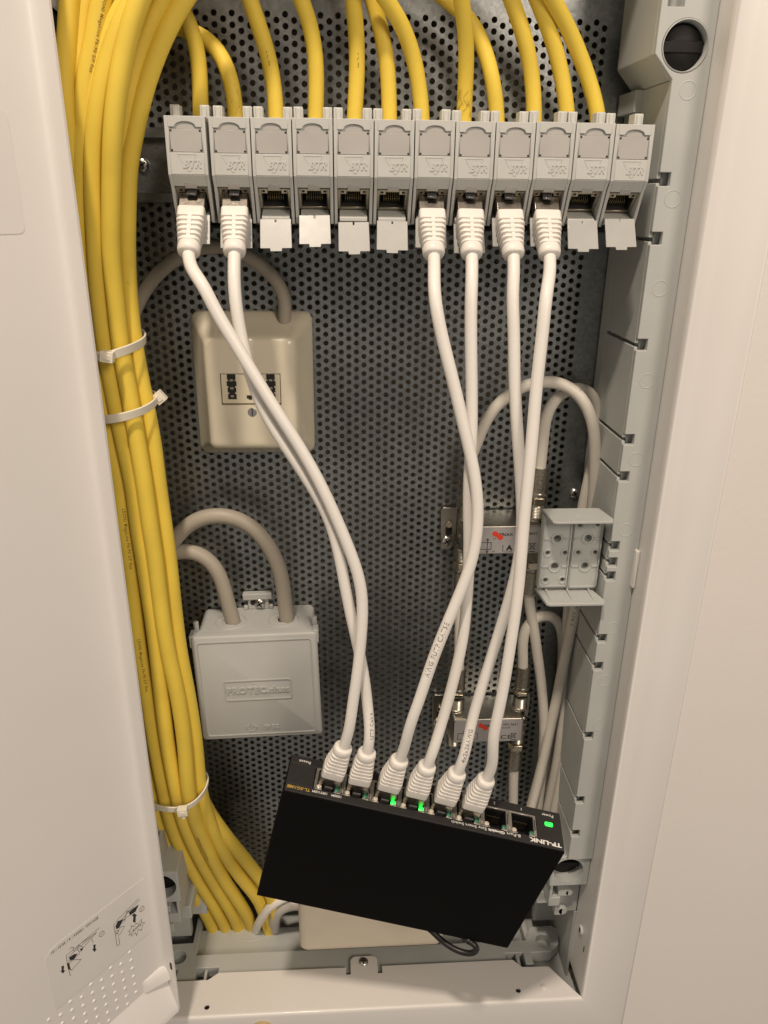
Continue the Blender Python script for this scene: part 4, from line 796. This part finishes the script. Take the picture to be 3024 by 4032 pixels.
for x in (-15.6, 17.0):
    m = MB()
    for R_ in (9.4, 5.4):
        rg = []
        for i in range(32):
            a = 2*math.pi*i/32; rg.append([(x+(R_+dr_)*math.cos(a), -18+(R_+dr_)*math.sin(a)*.95, 37+dz) for dr_, dz in ((-.6, -.05), (-.4, .6), (.4, .6), (.6, -.05))])
        m.loft(rg, closed=True)
    m.build('cable_gland', 'junction_plastic', jb)
    m = MB(); m.lathe([(4.9, 37.05), (4.9, 37.15)], (x+1.2, -18, 0), 'z', 24); m.build('gland_opening', 'dark_slot', jb)
for sx in (-1, 1):
    m = MB(); m.cyl((sx*36.4, -24, 30), 1.7, 0, 11.5, 'z', 14); m.box(sx*35.6, sx*39.0, -36, -28, 30, 38.4); m.build('hinge_post', 'junction_plastic', jb, .4, 2)
m = MB(); m.box(-6.6, 6.9, -3.6, -.4, 37.1, 48); m.box(-9.3, 9.2, -5.2, -.4, 44.5, 48.8); m.box(-9.2, -6.7, -4.5, -.4, 37.1, 40); m.box(7, 9.4, -4.5, -.4, 37.1, 40); m.build('mounting_tab', 'junction_plastic', jb, .5, 2)
m = MB(); m.prism([(a-.6, b+42.0) for a, b in rrect(8.6, 3.6, 1.6)], -3.75, -3.6); m.build('tab_slot', 'dark_slot', jb)
screw('screw', (1.2, -3.8, 41.6), 3.5, jb)

# ================================================================== generic cables
def cable(name, pts, r, m, label, cat, group=None, relax=2, wob=.01, ext=0, n=16, taper=0.0):
    P = [Vector(p) for p in pts]
    if ext: P = [P[0]+(P[0]-P[1]).normalized()*ext]+P
    d = path(P, 3.0, relax); c = d[len(d)//2]
    mb = MB(); tube(mb, [p-c for p in d], r, n, wob, random.random()*6, taper)
    o = mb.build(name, m); o.location = c*S; tag(o, label, cat, group); return o, [p-c for p in d], c
def grey_end(pts, q): return pts+[q]
cable('mains_cable', PTS['g2']+[[-22.8, -18.5, -146], [-22.6, -18.5, -152]], 4.6, 'grey_pvc', 'thick grey cable in the larger arch entering the junction box on the right', 'cable', 'grey cables on the left', ext=25)
cable('mains_cable', PTS['g1']+[[-56.2, -18.5, -146], [-55.6, -18.5, -152]], 4.6, 'grey_pvc', 'thick grey cable in the smaller arch entering the junction box on the left', 'cable', 'grey cables on the left', ext=25)
cable('telephone_cable', PTS['g0']+[[-18.2, -9, 44], [-18.2, -9, 34]], 3.6, 'grey_pvc', 'grey cable arching behind the modules into the top of the telephone outlet', 'cable', 'grey cables on the left', ext=25)

# yellow cables into the modules
for i in range(12):
    pts = [list(p) for p in PTS['ym%d' % (i+1)]]
    e = pts[-1]; pts.append([e[0], -29, 124])
    nm = ORD[i]+(' module from the left' if 0 < i < 11 else ' module')
    ex = ''
    if i == 7: ex = ', scuffed at its end'
    if i == 8: ex = ', kinked'
    o, d, c = cable('data_cable', pts, 3.75, 'yellow_pvc', 'yellow data cable into the %s%s' % (nm, ex), 'data cable', 'yellow cables into the modules', ext=90, relax=1 if i == 8 else 2)
    if i in (2, 4): print_on_tube('ticks', d, 3.75, 112, .1 if i == 2 else -.1, .9, 'print_brown', o)
    if i in (1, 7):                                   # scuffs and hairs stuck to the cable end
        q = MB(); q.keep = True
        for k in range(22 if i == 7 else 12):
            s0 = random.uniform(len(d)-9, len(d)-5.2); kk = int(s0); a0 = random.uniform(-1.1, 1.1); a1 = a0+random.uniform(-.7, .7); n0 = Vector((0, -1, 0)); b0 = Vector((1, 0, 0)); prev = None
            for u in range(5):
                t = u/4; p = d[kk].lerp(d[kk+1], min(1, t*1.0+.0))+Vector((0, 0, -(s0-kk)*3)); a = a0+(a1-a0)*t
                pt = p+3.86*(math.cos(a)*n0+math.sin(a)*b0)
                if prev: q.add([tuple(prev), tuple(pt), tuple(pt+Vector((0, 0, .28))), tuple(prev+Vector((0, 0, .28)))], [(0, 1, 2, 3)])
                prev = pt
        q.build('scuff', 'print_brown', o)

# yellow bundle on the left
BL = {'bg': 'yellow cable along the right edge of the bundle', 'bd': 'yellow cable at the front of the bundle, second from its right edge',
 'be': 'yellow cable at the front of the bundle, third from its right edge', 'bi': 'printed yellow cable at the front of the bundle, fourth from its right edge',
 'ba': 'leftmost yellow cable of the bundle, next to the open door', 'bb': 'yellow cable beside the leftmost one at the top, running behind the bundle',
 'bc': 'yellow cable with a row of printed dots at the top left of the bundle', 'bk': 'yellow cable passing under the front cables near the top of the bundle',
 'bf': 'yellow cable with brown print between the two right front cables at the top'}
for k, lb in BL.items():
    o, d, c = cable('data_cable', PTS[k], 4.15, 'yellow_pvc', lb, 'data cable', 'yellow bundle beside the door', ext=90, relax=2, wob=.02, taper=.13)
    if k == 'bf': print_on_tube('LEONI', d, 4.24, 66+50, .25, 2.2, 'print_brown', o)
    if k == 'bc': print_on_tube('LEONI', d, 4.24, 40+50, -.6, 1.8, 'print_brown', o)
    if k == 'bi':
        print_on_tube('LEONI', d, 4.45, 330, -.35, 2.2, 'print_brown', o); print_on_tube('LEONI', d, 4.52, 410, -.3, 2.2, 'print_brown', o)
    if k == 'bd': print_on_tube('LEONI', d, 4.66, 560, .3, 2.0, 'print_brown', o)

# cable ties
def tie(key, hk, label, rot):
    P = [Vector(p) for p in PTS[key]]; d = path(P+[P[0]], 2.0, 2); c = Vector(PTS[hk][0]); t = thing('cable_tie', label, 'cable tie', c, 'cable ties on the bundle')
    cen = sum(d, Vector())/len(d); T, _ = frames(d); rg = []
    ax = Vector((0.12, -.2, 1)).normalized()
    for i, p in enumerate(d):
        a = (ax-T[i]*ax.dot(T[i])).normalized(); n = T[i].cross(a)
        if n.dot(p-cen) < 0: n = -n
        p = p-c; rg.append([p+a*2.2-n*.5, p+a*2.2+n*.5, p-a*2.2+n*.5, p-a*2.2-n*.5])
    m = MB(); m.loft(rg[:-1], closed=True, smooth=False); m.build('strap', 'tie_nylon', t, .2, 1)
    R_ = Matrix.Rotation(rot, 4, 'Y'); m = MB(); m.box(-3, 3, -2.2, 2.2, -2.6, 2.6); m.box(-1.8, 1.8, -2.7, -2.22, -1.3, 1.3); m.box(-1.0, 1.0, -1.6, -.6, -5.2, -2.62) if key == 't3' else None; m.build('tie_head', 'tie_nylon', t, .6, 2, R_)
tie('t1', 'h1', 'upper cable tie with its square head facing front', .15)
tie('t2', 'h2', 'middle cable tie with its head on the right of the bundle', .9)
tie('t3', 'h3', 'lower cable tie with its head at the bottom of the loop', -.1)

# ================================================================== antenna splitters and coaxial cables
def fconn(root, x, z, up, nut=True, sleeve=True, black=False):
    s_ = 1 if up else -1; o = None
    m = MB(); pr = [(5.2, 0), (5.2, 1.2), (4.6, 1.6)]
    for i in range(8): pr += [(4.75, 1.8+i*.95), (4.4, 2.3+i*.95)]
    pr += [(4.4, 9.6)]
    m.lathe([(r, s_*a) for r, a in pr], (x, -16, z), 'z', 20); o = m.build('threaded_port', 'nickel', root)
    if black: q = MB(); q.cyl((x, -16, z), 4.2, s_*9.7, s_*11.8, 'z', 20); q.build('seal_ring', 'dark_slot', o)
    if nut:
        m = MB(); m.lathe([(5.9, s_*9.8 if not black else s_*11.9), (5.9, s_*14.5)], (x, -16, z), 'z', 6, smooth=False); m.build('nut', 'brass_tint', root, .4, 2)
        m = MB(); m.lathe([(4.4, s_*14.4), (4.6, s_*15.4), (4.6, s_*16.8), (3.9, s_*17.6)], (x, -16, z), 'z', 20); m.build('nut_collar', 'nickel', root)
    if sleeve:
        m = MB(); n = 36; rg = []
        for i in range(9):
            t = 17.4+i*1.9; tw = i*.09
            rg.append([(x+(4.35+(.22 if k % 2 else 0))*math.cos(2*math.pi*k/n+tw), -16+(4.35+(.22 if k % 2 else 0))*math.sin(2*math.pi*k/n+tw), z+s_*t) for k in range(n)])
        m.loft(rg, smooth=False); m.build('knurled_sleeve', 'knurled_metal', root)
def splitter(cx, zt, zb, label, ears, conns, second):
    t = thing('antenna_splitter', label, 'antenna splitter', (cx, 0, zb), 'antenna splitters on the right')
    h = zt-zb; m = MB(); m.loft([[(a, y, h/2+b) for a, b in rrect(w_, h_, 2.2, 4)] for w_, h_, y in ((48, h, -2), (48, h, -27.2), (47.2, h-.8, -28))], smooth=False); m.build('housing', 'nickel', t, .3, 2)
    m = MB(); m.prism([(a, h/2+b) for a, b in rrect(45.4, h-2, 1.2)], -28.25, -28.05); lb = m.build('label_plate', 'label_silver', t)
    def L(key, x, z, hh, ma='print_black', w=None):
        q = MB(); letters(q, key, (x, -28.27, z), (1, 0, 0), (0, 0, 1), height=hh, width=w, depth=.04); q.build('lettering', ma, lb)
    def ST(lines, w_, ma='print_black'):
        q = MB(); solid_strokes(q, lines, w_, -28.32, -28.26); q.build('printed_symbol', ma, lb)
    L('TRIAX', -2.6, h-6.4, 1.9, w=8.6)
    q = MB()
    for dx, dz, r in ((-4.9, h-4.9, 1.75), (-1.6, h-7.3, 1.7)): q.lathe([(r, -28.34), (r, -28.26)], (dx, 0, dz), 'y', 24)
    q.prism([(-5.2, h-6.3), (-3.9, h-3.9), (-1.4, h-5.9), (-2.6, h-8.3)], -28.33, -28.27); q.build('red_emblem', 'print_red', lb)
    if second:
        L('VFC', 9.8, h-5.6, 1.7, w=9.9); L('num', 9.4, h-7.8, 1.0, w=5.6); L('CE', 9.0, 2.6, 3.2, w=7.4)
        ST([[(-20, 3), (-14.6, 3), (-14.6, 8), (-20, 8), (-20, 3)], [(-11, 3), (-6.8, 3), (-6.8, 8), (-11, 8), (-11, 3)], [(-16.4, 2), (-16.4, 10)], [(-9.4, 1.2), (-9.4, 9)]], .35)
        xb = 17.6
    else:
        L('VFC', 10.2, h-5.9, 1.7, w=9.9); L('A', 2.2, 2.6, 3.6, w=4.2); L('CLASS', .4, 1.5, .7, w=5.6); L('6,0', -6.0, h-8.6, 1.1, w=1.8); L('6,0', -6.2, 1.6, 1.1, w=1.8)
        ST([[(-13.4, 3.6), (-6.9, 3.6), (-6.9, 8.0), (-13.4, 8.0), (-13.4, 3.6)], [(-9.2, 1.4), (-9.2, 10.4)], [(-9.9, 9.4), (-9.2, 10.6), (-8.5, 9.4)], [(-9.9, 2.6), (-9.2, 1.2), (-8.5, 2.6)], [(.3, 2.4), (.3, 6.2)]], .38)
        xb = 18.2
    ST([[(xb-1.3, 7), (xb-.9, 3.4), (xb+.9, 3.4), (xb+1.3, 7), (xb-1.3, 7)], [(xb-1.9, 7.3), (xb+1.9, 2.8)], [(xb+1.9, 7.3), (xb-1.9, 2.8)]], .32); ST([[(xb-1.7, 1.7), (xb+1.7, 1.7)]], .5)
    for s_ in ears:
        m = MB(); m.prism([(s_*24.1, h+2), (s_*33, h+2.5), (s_*34.5, h), (s_*33.5, h-26), (s_*27, h-26), (s_*24.1, h-16)], -3.4, -1.2); eo = m.build('mounting_ear', 'nickel', t, .4, 2)
        m = MB(); m.cyl((s_*29, 0, h-8.5), 2.2, -5.2, -3.5, 'y', 18); m.build('ear_boss', 'brass_tint', t, .3, 2)
        m = MB(); m.prism([(s_*29+a, h-13.5+b) for a, b in rrect(4.2, 6, 1.4)], -3.55, -3.42); m.build('ear_slot', 'dark_slot', t)
        screw('screw', (s_*30.0, -3.6, h-20), 3.5, t)
    for (x, up, nut, sl_, bk) in conns: fconn(t, x, h if up else 0, up, nut, sl_, bk)
    return t
splitter(108.4, -80.4, -99.0, 'nickel antenna splitter with red emblem and letter A, the upper of the two', (-1,), [(-20.5, True, True, True, False), (23.5-1.5, True, True, True, False), (-21.5, False, True, True, False), (22.3, False, True, True, False)], False)
splitter(108.0, -219.4, -238.4, 'nickel antenna splitter with CE mark, the lower one just above the switch', (-1, 1), [(-19.5, True, True, True, True), (23.4, True, True, True, True), (-20.8, False, False, False, False), (23.6, False, True, True, False)], True)
def cx(name, pts, label, r=3.35): return cable(name, pts, r, 'coax_pvc', label, 'coaxial cable', 'coaxial cables on the right', wob=.012)
cx('coaxial_cable', [[87.9, -16, -52], [88, -16, -40]]+PTS['c1'][1:], 'off-white coaxial cable in the widest arch from the left of the upper splitter')
cx('coaxial_cable', [[130.4, -16, -52], [130.6, -16, -40]]+PTS['c2'][1:], 'off-white coaxial cable in the narrow arch from the right of the upper splitter')
o, d, c = cx('coaxial_cable', [[130.7, -16, -124], [131, -16, -138]]+PTS['c3'][1:], 'off-white coaxial cable hanging down from the lower right of the upper splitter')
cx('coaxial_cable', [[131.4, -16, -193], [131.3, -16, -183]]+PTS['c4'][1:], 'off-white coaxial cable in the low arch from the right of the lower splitter')
cx('coaxial_cable', [[86.9, -16, -125], [87, -16, -140], [87.6, -16, -160], [88.2, -16, -180], [88.5, -16, -196]], 'short off-white coaxial link between the left sides of the two splitters')
cx('coaxial_cable', [[131.6, -16, -262], [131.8, -16, -280], [133, -17, -300], [134.5, -18, -330]], 'off-white coaxial cable from the bottom of the lower splitter going behind the switch')
o, d, c = cx('coaxial_cable', [p for p in PTS['c1'][-9:]][:0] or [[160.8, -24, -105], [160.2, -23, -125], [159, -22, -150], [156.5, -21, -185], [153.5, -22, -220], [149, -24, -260], [143, -26, -300], [139, -26, -330]], 'printed coaxial cable running down beside the side rail below the bracket')
print_on_tube('coax', d, 3.35, 20, .25, 2.6, 'print_ink', o)

# ================================================================== plastic bracket on the rail
br = thing('cable_bracket', 'grey plastic bracket with round holes clipped to the right side rail', 'bracket', (143, -52, -112))
TI = Matrix.Translation((-143, 52, 112))
for x0, x1, zt, zb in ((125.6, 142.9, -64.8, -110.4), (143.3, 160.8, -66.4, -111.2)):
    m = MB(); m.box(x0, x1, -50.6, -46, zb, zt); po = m.build('panel', 'grey_plastic', br, .3, 2, TI)
    h1 = [(x0+9, -79), (x0+9, -96.5)]; h2 = [(x0+4.1, -87.9), (x0+14.2, -87.9)]+([(x0+4.3, -105.3), (x0+14.4, -105.3)] if x0 < 130 else [(x0+3.4, -70.6), (x0+13.6, -70.6)])
    cuts = []
    for (x, z), r in [(h, 2.3) for h in h1]+[(h, 1.35) for h in h2]:
        c = MB(); c.cyl((x, 0, z), r, -56, -40, 'y', 20); cuts.append(c.build('cutter', 'dark_slot', br, M=TI))
    cut(po, cuts)
    m = MB()
    for (x, z), r in [(h, 3.5) for h in h1]+[(h, 2.2) for h in h2]:
        rg = []
        for i in range(24):
            a = 2*math.pi*i/24; rg.append([(x+(r+q)*math.cos(a), y, z+(r+q)*math.sin(a)) for q, y in ((-.4, -50.55), (-.25, -51.05), (.25, -51.05), (.4, -50.55))])
        m.loft(rg, closed=True)
    m.build('hole_rim', 'grey_plastic', br, 0, 1, TI)
    m = MB(); xa_, xb_ = x0+.9, x1-.9
    for a, b in (((xa_, zt-1.5), (xa_, zb+1.5)), ((xb_, zt-1.5), (xb_, zb+1.5)), ((xa_, -79), (x0+4.7, -79)), ((x0+13.3, -79), (xb_, -79)), ((xa_, -96.5), (x0+4.7, -96.5)), ((x0+13.3, -96.5), (xb_, -96.5)), ((xa_, zb+1.5), (xb_, zb+1.5))):
        solid_strokes(m, [[a, b]], .8, -51.3, -50.55)
    m.build('stiffening_rib', 'grey_plastic', br, .1, 1, TI)
m = MB(); m.prism([(125.2, -46), (158, -46), (161, -62), (159.5, -66), (128.5, -66), (126.6, -64.5)], -63.6, -62.2, 'z', M=None); m.prism([(140.5, -57.5), (144, -57.5), (144, -56.3), (140.5, -56.3)], -62.25, -61.7, 'z'); m.build('top_lip', 'grey_plastic', br, .35, 2, TI)
m = MB(); m.prism([(125.6, -46), (158, -46), (162, -62), (160.8, -66), (129.5, -66), (127.5, -64.5)], -114.4, -112.6, 'z')
for x in (131, 143.5, 156): m.box(x-.5, x+.5, -64, -46.5, -112.55, -111.3) if False else m.prism([(-46.5, -111.3), (-50, -111.3), (-63, -112.5), (-46.5, -112.5)], x-.6, x+.6, 'x')
m.build('bottom_lip', 'grey_plastic', br, .35, 2, TI)
m = MB(); m.box(150, 161.8, -45.9, -40, -108, -68); m.build('clip_arm', 'grey_plastic', br, .3, 1, TI)

# ================================================================== cream socket box and cable ends at the bottom
sb = thing('socket_box', 'ivory plastic box with rounded corners at the bottom behind the switch', 'socket box', (30, 0, -406))
c = MB(); c.loft([rr(-21.5, 83, -407, -318, 5, -2), rr(-21.5, 83, -407, -318, 5, -40), rr(-20.9, 82.4, -406.4, -318.6, 5, -43), rr(-19, 80.6, -404.6, -320.4, 4, -45), rr(-16, 77, -401, -324, 3, -45.6)]); c.build('cover', 'ivory_plastic', sb, M=Matrix.Translation((-30, 0, 406)))
for p in sb.children[0].data.polygons: p.use_smooth = True
cable('white_cable', PTS['white_tail'], 3.2, 'white_pvc', 'white cable end curving out beside the yellow cables at the bottom', 'cable', None)
cable('grey_hose', PTS['grey_tail'], 4.6, 'hose_grey', 'smooth grey hose loop between the yellow cables and the ivory box', 'hose', None)
